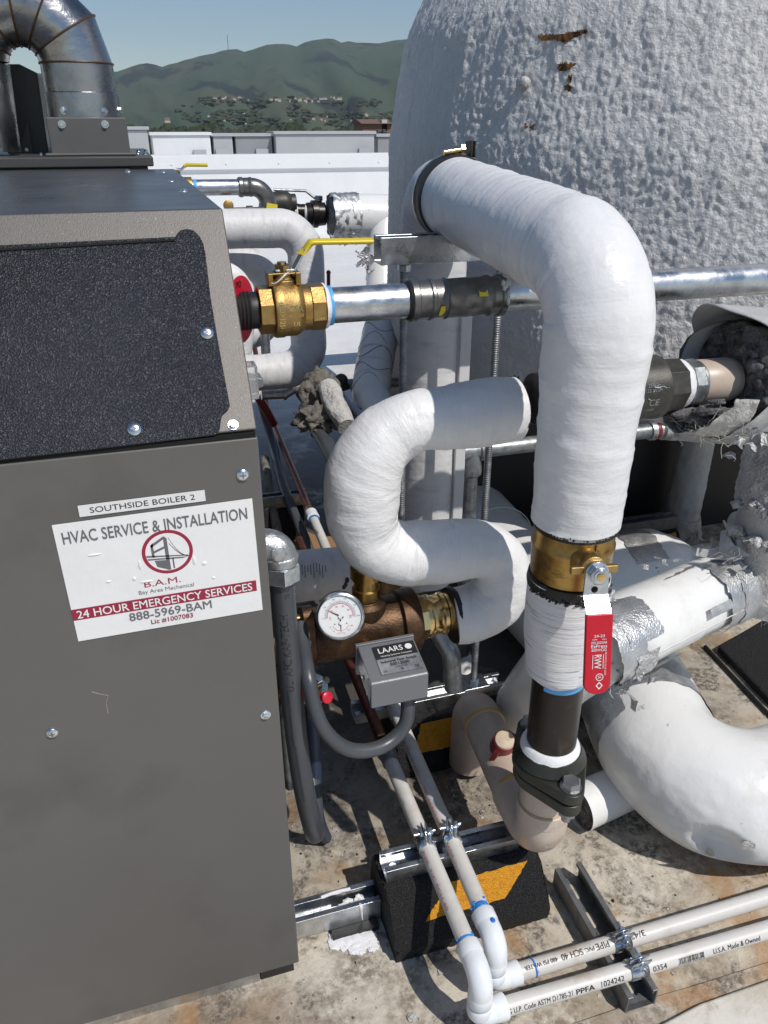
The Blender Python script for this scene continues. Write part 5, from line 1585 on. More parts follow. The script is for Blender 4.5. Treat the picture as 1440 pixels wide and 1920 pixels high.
clamp('zinc clamp on the left PVC pipe over the front rail', (LX, .829, zt_ + .001), (0, 1, 0), UPZ, 'zinc clamps on the front rail')
clamp('zinc clamp on the right PVC pipe over the front rail', (RXp + .004, .829, zt_ + .001), (0, 1, 0), UPZ, 'zinc clamps on the front rail')

# pair running along the roof
nearp = thing('pvc_pipe', 'printed white PVC pipe lying nearest on the roof, barcode on its side', 'pipe', (.8, NY, .04), 'white PVC pipes along the roof')
fard = V((1.5, .004, 0)); 
nd = (V((1.6, NY - .028, .055)) - V((LX, NY + .008, .055))).normalized(); n0 = V((LX, NY + .008, .055))
m = MB(); m.cyl(n0 + nd * .04, n0 + nd * 1.3, PR, 0, 30); pn = m.build('pipe', 'pvcm', nearp)
mt = MB()
for tx, s, w, h, b in (('G U.P. Code ASTM D1785-21', .092, .102, .0078, 0), ('PPFA', .164, .030, .0075, 1), ('1024242', .209, .038, .0085, 0), ('0354', .289, .0235, .0082, 0), ('U.S.A. Made & Owned', .425, .085, .0080, 0)):
    letters(mt, tx, on_pipe(n0, nd, UPZ, PR + .0007, s, R(62)), w, h, 0, bool(b))
x = .322
while x < .366:
    w = rnd.choice((.0005, .0009, .0014)); fn = on_pipe(n0, nd, UPZ, PR + .0007, x, R(60)); mt.add([fn(0, -.004), fn(w, -.004), fn(w, .004), fn(0, .004)], [(0, 1, 2, 3)]); x += w + rnd.choice((.0006, .001, .0013))
letters(mt, '0 00248 42030 0', on_pipe(n0, nd, UPZ, PR + .0007, .344, R(84)), .046, .0028)
mt.build('lettering', 'ink', nearp, smooth=False)
farp = thing('pvc_pipe', 'printed white PVC pipe lying behind its twin on the roof, lettering upside down', 'pipe', (.8, FY, .04), 'white PVC pipes along the roof')
f0 = V((RXp, FY + .008, .055)); fd = (V((1.6, FY - .006, .055)) - f0).normalized()
m = MB(); m.cyl(f0 + fd * .04, f0 + fd * 1.3, PR, 0, 30); m.build('pipe', 'pvcm', farp)
primer(farp, f0 + fd * .0645, fd, 0, None, PR + .0007, .003)
mt = MB()
for tx, s, w, h, b in (('480 PSI WATER', .076, .055, .006, 1), ('SCH 40', .128, .036, .0088, 1), ('PVC', .158, .015, .006, 1), ('PIPE', .180, .022, .009, 1), ('3/4"', .243, .024, .009, 1), ('c', .222, .006, .008, 1)):
    letters(mt, tx, on_pipe(f0, fd, UPZ, PR + .0007, s, R(22), -1), w, h, 0, bool(b))
mt.build('lettering', 'ink', farp, smooth=False)
t = thing('strut_channel', 'dull grey slotted strut lying on the roof under the PVC pair', 'strut', (.58, .68, 0))
s0_, s1_ = V((.5795, .792, .003)), V((.576, .558, .003))
m = MB(); strut(m, s0_, s1_, UPZ, .052, .038, .003, .010); m.build('channel', 'darkstrut', t, smooth=False, bevel=.0012)
m = MB()
for k in range(4):
    q = s0_.lerp(s1_, .12 + .24 * k); m = MB(); m.prism(oval(.030, .014), (q.x, q.y, .0064), (0, 1, 0), (1, 0, 0), V((0, 0, .0007))); m.build('slot', 'roof', t)
k_ = (.5782 - f0.x) / fd.x; c1 = f0 + fd * k_
clamp('zinc clamp on the farther PVC pipe at the roof strut', c1 + fd * .002, fd, V((0, -.25, 1)), 'zinc clamps on the roof strut')
k_ = (.5765 - n0.x) / nd.x; c2 = n0 + nd * k_
clamp('zinc clamp on the nearer PVC pipe at the roof strut', c2 + nd * .004, nd, V((0, -.25, 1)), 'zinc clamps on the roof strut')

# ================================================================== RIGHT SIDE: JACKETED HEADERS
def foil_band(parent, c0, c1, r, a0=0., a1=None, name='foil_tape', mk='foil', wob=.0009, n=44, hint=None, edge=.004, seed=0):
    """a strip of tape laid round a jacket; ragged at both edges"""
    c0, c1 = V(c0), V(c1); ax = (c1 - c0); L = ax.length
    x, y, z = frame_of(ax, hint)
    full = a1 is None
    na = n; m = MB(); nl = max(3, int(L / .006))
    b1 = 2 * math.pi if full else a1
    for i in range(na + 1):
        a = a0 + (b1 - a0) * i / na
        e0 = edge * noise.noise((math.cos(a) * 6, math.sin(a) * 6, seed)) + edge * .6 * noise.noise((a * 14, 3., seed))
        e1 = edge * noise.noise((math.cos(a) * 6, math.sin(a) * 6, seed + 9)) + edge * .6 * noise.noise((a * 14, 8., seed))
        for j in range(nl + 1):
            s = -e0 + (L + e1 + e0) * j / nl
            ra = edge * .8 * noise.noise((s * 160, i > na / 2, seed)) / r if not full and i in (0, na) else 0
            q = r + .0012 + wob * noise.noise((math.cos(a) * r * 60, math.sin(a) * r * 60, s * 60 + seed))
            m.v.append(c0 + z * s + (x * math.cos(a + ra) + y * math.sin(a + ra)) * q)
    k = nl + 1
    for i in range(na):
        for j in range(nl): m.face((i * k + j, (i + 1) * k + j, (i + 1) * k + j + 1, i * k + j + 1))
    return m.build(name, mk, parent, sharp=60)
def ang_to(c, ax, p, hint=None):
    x, y, z = frame_of(ax, hint); d = V(p) - V(c); return math.atan2(d.dot(y), d.dot(x))
def tatters(parent, c, r, n, seed, spread=.03, mk='foiltorn', name='torn_facing'):
    rn = random.Random(seed); m = MB()
    for k in range(n):
        p = V(c) + V((rn.gauss(0, spread), rn.gauss(0, spread), rn.gauss(0, spread * .6)))
        d = V((rn.gauss(0, 1), rn.gauss(0, 1), rn.gauss(0, .8))).normalized(); e = d.cross(V((rn.gauss(0, 1), rn.gauss(0, 1), 1))).normalized()
        l, w = r * rn.uniform(.4, 1.2), r * rn.uniform(.15, .5)
        b = d.cross(e) * (l * .3)
        s0 = len(m.v)
        for i in range(4):
            u = i / 3; q = p + d * (l * u) + b * math.sin(u * 3 + k)
            ww = w * (1 - .6 * u) * (1 + .5 * rn.uniform(-1, 1))
            m.v.append(q - e * ww); m.v.append(q + e * ww)
        for i in range(3): m.face((s0 + 2 * i, s0 + 2 * i + 1, s0 + 2 * i + 3, s0 + 2 * i + 2))
    return m.build(name, mk, parent, sharp=180)
def fibres(parent, c, n, seed, L=.03, mk='fluff', name='loose_fibre', spread=.02):
    rn = random.Random(seed); m = MB()
    for k in range(n):
        p = V(c) + V((rn.gauss(0, spread), rn.gauss(0, spread), rn.gauss(0, spread * .5)))
        pts = [p]
        d = V((rn.gauss(0, 1), rn.gauss(0, 1), rn.gauss(0, .6)))
        for i in range(4):
            d = (d + V((rn.gauss(0, .7), rn.gauss(0, .7), rn.gauss(0, .7)))).normalized(); pts.append(pts[-1] + d * L / 4)
        m.tube(pts, .0004, n=4)
    return m.build(name, mk, parent)

# ---- big smooth elbow in front
big = thing('jacketed_elbow', 'large smooth white jacketed elbow with a dent low on its right side', 'pipe elbow', (.85, .85, .02))
E0, E1, E2 = V((.872, 1.075, .142)), V((.788, .757, .138)), V((1.65, .724, .134))
ER = .115
_bend = resample(fillet([E0, E1, E2], .135, 16), .012)
def on_elbow(x, y):
    d = ray(x, y); s = .7
    while s < 2.2:
        p = O + d * s
        dist = min((p - q).length for q in _bend)
        if dist < ER: return p
        s += max(.002, (dist - ER) * .8)
    return None
m = MB()
m.tube([E0, E1, E2], ER, n=120, rad=.135, step=.006, wob=.0055, wsc=7, seed=31, seg=22)
dents = [(on_elbow(1345, 1592), .050, .020), (on_elbow(1322, 1612), .026, .012), (on_elbow(1300, 1540), .09, .006), (on_elbow(1180, 1470), .07, .004)]
for i, p in enumerate(m.v):
    for dc, rr_, dp in dents:
        if dc is None: continue
        d_ = (p - dc).length / rr_
        if d_ < 1:
            ax_ = min(_bend, key=lambda q: (q - p).length)
            m.v[i] = m.v[i] + (ax_ - p).normalized() * (dp * (1 - d_ * d_) ** .8 * (1 + .35 * noise.noise(p * 60)))
m.build('jacket', 'pvcj', big, sharp=80)
ud = (E1 - E0).normalized()
foil_band(big, E0 + ud * .035, E0 + ud * .12, ER, seed=1, edge=.006)
foil_band(big, E0 + ud * .105, E0 + ud * .165, ER + .0008, R(130), R(205), seed=5, edge=.008)
foil_band(big, E0 + ud * .10, E0 + ud * .15, ER + .0008, R(-20), R(40), seed=6, edge=.008)
tatters(big, E0 + V((-.085, .02, .055)), .03, 14, 3, .018); tatters(big, E0 + V((.10, .0, .05)), .016, 9, 4, .012)
m = MB(); m.tube([E0 - ud * .02, V((.862, 1.28, .142))], .1135, n=56); m.build('straight_jacket', 'pvcj', big)
xd = (E2 - E1).normalized(); foil_band(big, E1 + xd * .335, E1 + xd * .62, ER, seed=8, edge=.006)
for (x, y, w, h, sd_) in ((1188, 1578, 17, 9, 1), (1204, 1590, 14, 6, 4), (1176, 1562, 8, 7, 7), (1232, 1564, 6, 5, 2), (1403, 1586, 13, 9, 3), (1150, 1528, 4, 14, 5), (1330, 1605, 10, 14, 8)):
    p = on_elbow(x, y)
    if p is None: continue
    m = MB()
    nrm = (O - p).normalized(); ex_ = UPZ.cross(nrm).normalized(); ey_ = nrm.cross(ex_); k_ = (p - O).dot(FW) / F
    s0 = len(m.v); nn_ = 18
    for q in range(nn_):
        a = 2 * math.pi * q / nn_; rr = 1 + .45 * noise.noise((math.cos(a) * 2, math.sin(a) * 2, sd_))
        pp_ = on_elbow(x + w * rr * math.cos(a), y + h * rr * math.sin(a)) or p
        m.v.append(pp_ + nrm * .0016)
    m.v.append(p + nrm * .0018)
    for q in range(nn_): m.face((s0 + q, s0 + (q + 1) % nn_, s0 + nn_))
    m.build('peeled_patch', 'mastic', big, smooth=False)
m = MB()
_lp = [on_elbow(1235, 1560) or E1]
def emb_pt(u, v):
    q = on_elbow(1243 + u * 700, 1606 - v * 700)
    if q is not None: _lp[0] = q
    return _lp[0] + (O - _lp[0]).normalized() * .002
letters(m, 'PW', emb_pt, None, .026)
m.build('embossed_mark', 'whitep', big, smooth=False)

# ---- pipe with patches of foil tape above it
M1, M2 = at(1150, 1203, 1.22), at(1365, 1146, 1.40)
M2.z = M1.z
md = (M2 - M1).normalized(); MR = .063
mid = thing('patched_pipe', 'white jacketed pipe patched with strips of silver foil tape', 'pipe', (M1.x, M1.y, .38))
M0 = M1 - md * .075; M3 = M2 + md * .34
m = MB(); m.tube([V((M0.x + .06, M0.y + .24, .16)), V((M0.x - .004, M0.y + .01, M1.z)), M3], MR, n=72, rad=.085, step=.01, wob=.0018, wsc=8, seed=41, seg=14); m.build('jacket', 'pvcj', mid)
def mid_a(x, y): 
    p = onplane(x, y, M1, V((0, -1, 0.6)).normalized()); return p
mx_, my_, _ = frame_of(md)
def mang(deg): return R(deg)
# in this frame angle 90 is straight up and 0 faces away from the boiler row
def mband(s0, s1, a0, a1, seed, mk='foil', dr=0., edge=.006): return foil_band(mid, M1 + md * s0, M1 + md * s1, MR + dr, R(a0), R(a1), mk=mk, seed=seed, edge=edge)
mband(-.05, .005, -20, 200, 1); mband(-.03, .045, 60, 150, 2, dr=.0008); mband(-.02, .03, 165, 250, 7, dr=.001, mk='foiltorn'); mband(.215, .275, -20, 210, 3); mband(.25, .34, 120, 215, 9, dr=.001)
mband(.055, .125, 218, 236, 4, dr=.0002, edge=.004); mband(.165, .225, 202, 217, 5, dr=.0002, edge=.004)
mband(.03, .22, 62, 76, 12, dr=.0004, edge=.004)
mband(.16, .215, 148, 162, 14, dr=.0003, edge=.004)
m = MB()
for s in np.linspace(.0, .30, 30):
    pass
m.tube([M1 + md * s + (mx_ * math.cos(R(175)) + my_ * math.sin(R(175))) * (MR + .0004 + .0006 * noise.noise((s * 40, 0, 0))) for s in np.linspace(-.02, .40, 30)], .0008, n=6)
m.build('jacket_seam', 'pvcj', mid)
tatters(mid, M1 + md * -.02 + V((-.01, -.055, -.035)), .028, 16, 12, .016); tatters(mid, M1 + V((-.02, .02, .07)), .016, 12, 13, .016); fibres(mid, M2 + V((.06, -.01, -.06)), 14, 5, .05)
tatters(mid, M1 + md * .16 + V((.0, .035, .065)), .014, 10, 17, .02)

# ---- broad white cover behind
bk = thing('fitting_cover', 'broad smooth white pipe cover running back in the shade behind the red lever', 'pipe cover', (.85, 1.5, .02))
m = MB(); m.tube([V((.862, 1.285, .142)), V((.845, 1.6, .142)), V((.86, 2.35, .15))], .116, n=72, step=.012, wob=.002, wsc=6, seed=51); m.build('cover', 'pvcj', bk)
m = MB(); m.tube([V((.84, 1.44, .150)), V((1.16, 1.44, .155)), V((1.215, 1.445, .150)), V((1.30, 1.45, .13)), V((1.7, 1.46, .12))], lambda q: .120 if q < .38 else max(.070, .120 - .05 * min(1, (q - .38) / .14) ** 1.0), n=72, step=.012, wob=.002, wsc=6, seed=53); m.build('branch_cover', 'pvcj', bk)
foil_band(bk, (1.06, 1.44, .154), (1.15, 1.44, .155), .1205, R(60), R(130), seed=3, edge=.006)
for y in (1.72, 1.98):
    m = MB(); x, y_, z = frame_of((0, 1, 0)); m.tube([V((.848 + .02 * (y - 1.6) / .75, y, .145)) + (x * math.cos(a) + y_ * math.sin(a)) * .1165 for a in np.linspace(0, 6.283, 49)], .0016, n=6); m.build('cover_seam', 'pvcj', bk)
tatters(bk, V((1.27, 1.36, .22)), .03, 14, 6, .02, 'mastic'); tatters(bk, V((.95, 1.62, .20)), .016, 8, 8, .010, 'pvcj')

# ---- upright wrapped stack on the right
R0 = V((1.000, .925, 0)); rs = thing('wrapped_stack', 'upright pipe in ragged mastic and torn foil at the right edge', 'pipe', (R0.x, R0.y, .37))
m = MB(); m.tube([R0 + UPZ * .435, R0 + UPZ * .50, R0 + UPZ * .575], lambda q: .0815 + .004 * math.sin(q * 7), n=72, step=.006, wob=.004, wsc=22, seed=61, rf=lambda s, a: .0012 * math.sin(s * 900 + 4 * noise.noise((s * 30, a * 2, 0)))); m.build('mastic_wrap', 'mastic', rs)
m = MB(); m.cyl(R0 + UPZ * .57, R0 + UPZ * .66, .072, 0, 56); m.build('smooth_sleeve', 'postpaint', rs)
m = MB(); m.tube([R0 + UPZ * .622, R0 + UPZ * .775], lambda q: .082 - .006 * q, n=80, step=.004, wob=.010, wsc=26, seed=66, rf=lambda s, a: .003 * noise.noise((s * 160, a * 6, 2.))); m.build('torn_facing', 'foiltorn', rs)
m = MB()
for k in range(26):
    a = R(rnd.uniform(150, 300)); p = R0 + UPZ * rnd.choice((.624, .64, .77, .578)) + V((math.cos(a), math.sin(a), 0)) * .083
    blob(m, p, rnd.uniform(.008, .018), k * 1.7, 0, .7, 9, (1, 1, .6), 2)
m.build('torn_edge', 'foiltorn', rs, sharp=180)
fibres(rs, R0 + V((-.06, -.05, .60)), 14, 9, .06, spread=.03)
m = MB()
tatters(rs, R0 + V((-.10, -.01, .545)), .05, 8, 19, .012, 'postpaint'); tatters(rs, R0 + V((-.07, -.045, .69)), .03, 18, 22, .03)
tatters(rs, R0 + V((-.055, -.055, .765)), .026, 16, 27, .02)

# ---- opened jacket end with grey wool
SBx, SZ = .925, .858
sj = thing('open_jacket', 'cut open white pipe jacket with grey wool and a foil collar at the right edge', 'pipe jacket', (1.0, SBx, .77))
m = MB(); m.tube([V((.802, SBx, SZ)), V((1.7, SBx, SZ))], .086, n=72, step=.02, wob=.002, wsc=9, seed=71, caps=False); m.build('jacket', 'pvcj', sj)
foil_band(sj, (.798, SBx, SZ), (.852, SBx, SZ), .0866, seed=4, edge=.004, wob=.002)
m = MB(); m.tube([V((.832, SBx, SZ)), V((.86, SBx, SZ)), V((.95, SBx, SZ))], .083, n=48, wob=.012, wsc=40, step=.008)
for k in range(46):
    u = rnd.random(); a = R(rnd.uniform(195, 340)); blob(m, V((.738 + .10 * u, SBx + (.046 + .018 * u) * math.cos(a), SZ + (.046 + .022 * u) * math.sin(a))), rnd.uniform(.006, .012), k * 3.3, 0, .5, 6, (2.2, 1, .6), 3)
for k in range(30):
    a = rnd.uniform(0, 6.28); rr = rnd.uniform(.045, .078); blob(m, V((.832 + rnd.uniform(-.006, .008), SBx + rr * math.cos(a), SZ + rr * math.sin(a))), rnd.uniform(.008, .014), k * 2.3, 0, .45, 5, (.8, 1.3, 1), 3)
m.build('wool', 'wool', sj, sharp=180)
# lower flap left when the jacket was cut
m = MB(); na_, nl_ = 40, 22
for i in range(na_ + 1):
    a = R(183 + (352 - 183) * i / na_)
    for j in range(nl_ + 1):
        u = j / nl_
        cut = .030 + .042 * math.sin(math.pi * min(1, max(0, (i / na_ - .06) / .88))) ** .7 + .005 * noise.noise((i * .5, 0, 3))
        x = .812 - cut * u
        r_ = .084 - .012 * u + .004 * noise.noise((i * .3, u * 3, 1.))
        m.v.append(V((x, SBx + r_ * math.cos(a), SZ + r_ * math.sin(a))))
k = nl_ + 1
for i in range(na_):
    for j in range(nl_): m.face((i * k + j, (i + 1) * k + j, (i + 1) * k + j + 1, i * k + j + 1))
o = m.build('cut_flap', 'mastic', sj, sharp=180); so = o.modifiers.new('sheet', 'SOLIDIFY'); so.thickness = .002
m = MB()
for i in range(na_ + 1):
    a = R(20 + 115 * i / na_)
    for j in range(9):
        u = j / 8; r_ = .091 + .020 * (1 - u) + .002 * math.sin(i * .4); x = .838 - .055 * (1 - u) * math.sin(math.pi * i / na_) + .12 * u
        m.v.append(V((x, SBx + r_ * math.cos(a), SZ + r_ * math.sin(a))))
for i in range(na_):
    for j in range(8): m.face((i * 9 + j, (i + 1) * 9 + j, (i + 1) * 9 + j + 1, i * 9 + j + 1))
o = m.build('upper_flap', 'postpaint', sj, sharp=180); so = o.modifiers.new('sheet', 'SOLIDIFY'); so.thickness = .002
tatters(sj, V((.83, SBx - .06, SZ - .07)), .02, 12, 33, .014)
fibres(sj, V((.785, SBx - .03, SZ - .06)), 150, 12, .03, 'fluff', 'loose_fibre', .022); fibres(sj, V((.835, SBx + .01, SZ + .068)), 70, 15, .022, 'wool', 'wool_fibre', .014)

def slant(o):
    for v in o.data.vertices:
        w = v.co + V(sj.location)
        a = math.atan2(w.z - SZ, -(w.y - SBx))
        if w.x < .93: v.co.x += .062 * max(0, math.cos(a - R(52))) * (.93 - w.x) / .13
for o in sj.children:
    if o.name.split('.')[0] in ('jacket', 'foil_tape'): slant(o)

# ---- check valve, nut and coupling
cv = thing('check_valve', 'dark cast check valve with a square lugged bonnet, half hidden by the riser', 'valve', (.6, SBx, .80))
m = MB()
m.lathe((.50, SBx, SZ), (1, 0, 0), [(0, .036), (.02, .036), (.024, .040), (.06, .043), (.12, .0445), (.182, .0445), (.187, .0465), (.196, .0465), (.199, .0425)], 0, 52)
m.lathe((.699, SBx, SZ), (1, 0, 0), [(0, .041), (.033, .0395)], 0, 8)
m.lathe((.548, SBx, SZ), (0, -.18, 1), [(.0, .040), (.060, .036), (.062, .041), (.068, .0425), (.071, .040)], 0, 44)
m.lathe((.548, SBx, SZ), (0, -.18, 1), [(.071, .026), (.086, .025)], 0, 8)
m.build('body', 'valve', cv, bevel=.001)
m = MB(); q = V((.530, SBx - .043, SZ + .028)); m.cyl(q + V((0, .01, 0)), q - V((0, .008, 0)), .009, 0, 18); m.hexa(q - V((0, .006, 0)), (0, -1, .1), .0075, .006); m.build('side_plug', 'valve', cv)
m = MB()
pl = lambda x, y, lift=.0449: V((.664 + x, SBx - lift * math.sin(R(84) - y / lift), SZ + lift * math.cos(R(84) - y / lift)))
for tx, dx, dy, h in (('250 S', .0, .013, .0055), ('125 WSP', .0, .006, .005), ('CE', .004, -.012, .010), ('LF/AB', .0, -.024, .004)): letters(m, tx, (lambda x, y, dx=dx, dy=dy: pl(x + dx, y + dy)), None, h)
m.build('raised_letters', 'galvd', cv, smooth=False)
fibres(cv, V((.675, SBx - .043, SZ + .01)), 7, 3, .02, 'whitep', 'paint_drip', .006)
m = MB(); m.lathe((.7315, SBx, SZ), (1, 0, 0), [(0, .036), (.004, .0365), (.011, .034), (.014, .032)], 0, 36, None, 0, None, .0025, 80); m.build('thread_tape', 'ptfe', cv)
m = MB(); m.lathe((.7455, SBx, SZ), (1, 0, 0), [(0, .036), (.017, .036)], 0, 8, (0, .2, 1)); m.lathe((.7625, SBx, SZ), (1, 0, 0), [(0, .033), (.005, .033)], 0, 32); m.build('hex_nut', 'galvd', cv, bevel=.001)
m = MB(); m.lathe((.767, SBx, SZ), (1, 0, 0), [(0, .0325), (.002, .0335), (.052, .0335), (.056, .032), (.062, .031), (.064, .028)], 0, 44); m.cyl((.82, SBx, SZ), (.95, SBx, SZ), .0275); m.build('tan_coupling', 'cpvc', cv)

# ---- small galvanised line with tee and drop
sl = thing('small_galvanised_line', 'dull galvanised small pipe with a tee dropping behind the wrapped loop', 'pipe', (.62, 1.35, .05))
m = MB(); m.cyl((.62, 1.35, .603), (1.02, 1.35, .600), .0168, 0, 24); m.build('horizontal_pipe', 'galvd', sl)
m = MB(); m.lathe((1.02, 1.35, .60), (1, 0, 0), [(0, .021), (.012, .022), (.014, .018), (.03, .018), (.032, .024), (.05, .024), (.052, .017), (.075, .020), (.09, .020)], 0, 24); m.build('union', 'galv', sl, bevel=.001)
m = MB(); m.lathe((1.034, 1.35, .60), (1, 0, 0), [(0, .0185), (.005, .0192), (.010, .0185)], 0, 24); m.build('red_paste', 'redknob', sl)
m = MB()
m.lathe((.63, 1.35, .603), (-1, 0, 0), [(0, .021), (.004, .0225), (.014, .0225), (.016, .019), (.05, .021), (.06, .012)], 0, 28)
m.lathe((.600, 1.35, .603), (0, 0, -1), [(0, .020), (.02, .0205), (.032, .0235), (.05, .0235), (.054, .019)], 0, 28)
m.build('tee', 'galvd', sl, bevel=.001)
m = MB(); m.cyl((.600, 1.35, .56), (.606, 1.35, .045), .0168, 0, 24); m.build('drop_pipe', 'galvd', sl)
m = MB(); m.lathe((.606, 1.35, .05), UPZ, [(0, .030), (.01, .026), (.03, .022), (.04, .018)], 0, 30, None, 0, None, .004, 60); m.build('sealant_collar', 'ptfe', sl)
# slanting grey pipe stub by the loop
t = MB(); t.tube([at(812, 1170, 1.36), at(846, 1225, 1.36), at(850, 1290, 1.40)], .0165, n=20, rad=.03); tag(t.build('grey_stub', 'galvd'), 'slanted dull grey pipe stub beside the brass adapter', 'pipe')

# ---- post with mastic at its foot
pp = thing('support_post', 'lumpy grey painted post with crumpled mastic round its foot', 'post', (1.50, 1.76, 0))
PX, PY = 1.515, 1.775
m = MB(); m.tube([V((PX, PY, 0)), V((PX, PY, .50))], .052, n=56, step=.007, wob=.0022, wsc=45, seed=81, rf=lambda s, a: .0025 * max(0, noise.noise((s * 55, a * 3, 1.)))); m.build('post', 'postpaint', pp)
m = MB(); m.tube([V((PX, PY, -.01)), V((PX, PY, .06)), V((PX, PY, .115))], lambda q: .070 - .014 * q, n=64, step=.006, wob=.009, wsc=30, seed=84); m.build('mastic_foot', 'mastic', pp)
m = MB(); tatters(pp, V((PX + .02, PY - .06, .05)), .03, 22, 44, .03, 'mastic', 'mastic_shred'); fibres(pp, onz(1350, 1030, .02), 90, 14, .06, 'fluff', 'loose_fibre', .04)

# block and rail in the shade beneath the tank
g3 = rubber_block(1.18, 1.46, 1.66, 1.80, .1, 'black rubber block in deep shade under the tank', [(1.40, .30), (1.44, .30), (1.45, .97), (1.42, .97)], 'black rubber pipe blocks')
t = thing('strut_rail', 'dark strut rail in the shade under the tank', 'rail', (1.3, 1.74, .1))
m = MB(); strut(m, (1.12, 1.745, .1005), (1.46, 1.745, .1005), UPZ); m.build('channel', 'darkstrut', t, smooth=False)

# black pad at the right edge
pd = [onz(x, y, 0) for x, y in ((1343, 1222), (1440, 1325), (1530, 1400), (1640, 1300), (1500, 1130), (1400, 1190))]
m = MB(); m.slab(pd, UPZ * .022); tag(m.build('rubber_pad', 'rubber', smooth=False, bevel=.006), 'thick black rubber pad on the roof at the right edge', 'pad')
m = MB(); m.tube([onz(1322, 1212, .006), onz(1440, 1338, .006), onz(1530, 1418, .006)], .005, n=10); tag(m.build('black_cable', 'black'), 'black cable along the edge of the rubber pad', 'cable')

# white pipe end lying under the elbow
t = thing('jacket_offcut', 'white jacketed pipe end poking out low under the large elbow', 'pipe', (.62, .90, .01))
q0 = onz(1083, 1515, .045); 
m = MB(); m.tube([q0, q0 + V((.30, .05, 0))], .044, n=40, caps=False); m.build('jacket', 'pvcj', t)
m = MB(); m.lathe(q0 + V((.006, 0, 0)), V((.30, .05, 0)), [(0, .040), (.02, .040)], 0, 30); m.build('dark_end', 'wool', t)

# ================================================================== LEFT REAR: the next boiler's pipes, in the tank's shade
lb_ = lambda x, y, b=2.5: onb(x, y, b)
t = thing('rear_wrapped_bend', 'white wrapped pipe bending down and back to the boiler, in shade behind the brass valve', 'pipe', lb_(570, 560))
a_, b_, c_, d_ = lb_(330, 431), lb_(572, 427), lb_(580, 690, 2.42), lb_(440, 703, 2.42)
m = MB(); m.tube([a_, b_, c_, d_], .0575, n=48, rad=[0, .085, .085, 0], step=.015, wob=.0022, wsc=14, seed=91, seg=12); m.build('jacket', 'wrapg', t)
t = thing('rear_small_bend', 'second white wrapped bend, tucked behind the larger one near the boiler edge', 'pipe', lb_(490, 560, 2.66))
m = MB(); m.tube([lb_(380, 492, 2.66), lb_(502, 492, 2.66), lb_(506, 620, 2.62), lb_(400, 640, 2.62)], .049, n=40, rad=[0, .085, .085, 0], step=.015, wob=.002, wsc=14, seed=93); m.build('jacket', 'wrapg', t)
t = thing('rear_white_elbow', 'small sunlit white wrapped elbow peeking out beside the boiler edge', 'pipe', lb_(448, 560, 2.2))
m = MB(); m.tube([lb_(395, 508, 2.2), lb_(448, 520, 2.2), lb_(455, 600, 2.2), lb_(450, 660, 2.2)], .034, n=36, rad=.06, step=.012, wob=.002, wsc=14, seed=95); m.build('jacket', 'wrapc', t)
# galvanised gas leg and elbow
t = thing('rear_gas_pipe', 'galvanised pipe with a grey press elbow above the rear bends', 'pipe', lb_(440, 351, 2.62))
g0_, g1_, g2_ = lb_(300, 353, 2.62), lb_(500, 350, 2.62), lb_(503, 400, 2.62)
gd_ = (g1_ - g0_).normalized()
sA = lb_(446, 351, 2.62)
m = MB(); m.cyl(g0_, sA + gd_ * .01, .0235, 0, 28); m.build('pipe_length', 'galv', t)
m = MB(); m.lathe(sA, gd_, [(0, .026), (.003, .0295), (.014, .0295), (.017, .027), (.026, .0275), (.034, .0275), (.036, .029), (.042, .029), (.044, .027)], 0, 32); m.tube([sA + gd_ * .04, g1_, g2_], .0268, n=32, rad=.05); m.lathe(g2_ + UPZ * .03, -UPZ, [(0, .028), (.012, .030), (.02, .030), (.023, .027), (.05, .027)], 0, 32)
m.build('press_elbow', 'press', t)
m = MB(); q = lb_(507, 386, 2.62) - V((0, .03, 0)); m.box(q, (.017, .0006, .009), 0, (V((.98, 0, -.2)), V((0, 1, 0)), V((.2, 0, .98)))); m.build('yellow_tag', 'yeltag', t)
m = MB(); m.lathe(lb_(362, 352, 2.62), gd_, [(0, .0242), (.010, .0246), (.011, .0238)], 0, 28); m.build('blue_sealant', 'bluetape', t)
t = thing('rear_gas_valve', 'distant brass valve with a thin yellow lever above the boiler top', 'valve', lb_(335, 345, 2.62))
v0 = lb_(332, 352, 2.62)
m = MB(); m.lathe(v0 - gd_ * .05, gd_, [(0, .031), (.018, .031), (.022, .036), (.05, .036), (.055, .030), (.095, .030)], 0, 24); m.cyl(v0, v0 + UPZ * .05, .012); m.build('body', 'brass', t)
m = MB(); m.tube([v0 + UPZ * .052, lb_(340, 318, 2.62), lb_(347, 311, 2.62)], .004, n=8); m.build('lever', 'zinc', t)
m = MB(); m.tube([lb_(345, 312, 2.62), lb_(350, 309, 2.62), lb_(389, 309.5, 2.62)], .0055, n=10); m.build('lever_sleeve', 'yel', t)
m = MB(); p = lb_(332, 322, 2.62); m.hexa(p - UPZ * .01, UPZ, .011, .012); m.build('stem_nut', 'zinc', t)
t = thing('small_brass_cock', 'tiny brass cock on a thin line above the rear bend', 'valve', lb_(428, 388, 2.6))
q = lb_(428, 385, 2.6); m = MB(); m.lathe(q, (0, -1, .1), [(-.02, .014), (.006, .016), (.008, .010)], 0, 18); m.cyl(q - UPZ * .028, q, .009); m.build('body', 'brass', t)
m = MB(); m.tube([lb_(425, 393, 2.6), lb_(470, 392, 2.6), lb_(505, 391, 2.6)], .006, n=10); m.lathe(lb_(462, 392, 2.6), gd_, [(0, .010), (.02, .010)], 0, 12); m.build('line', 'valve', t)
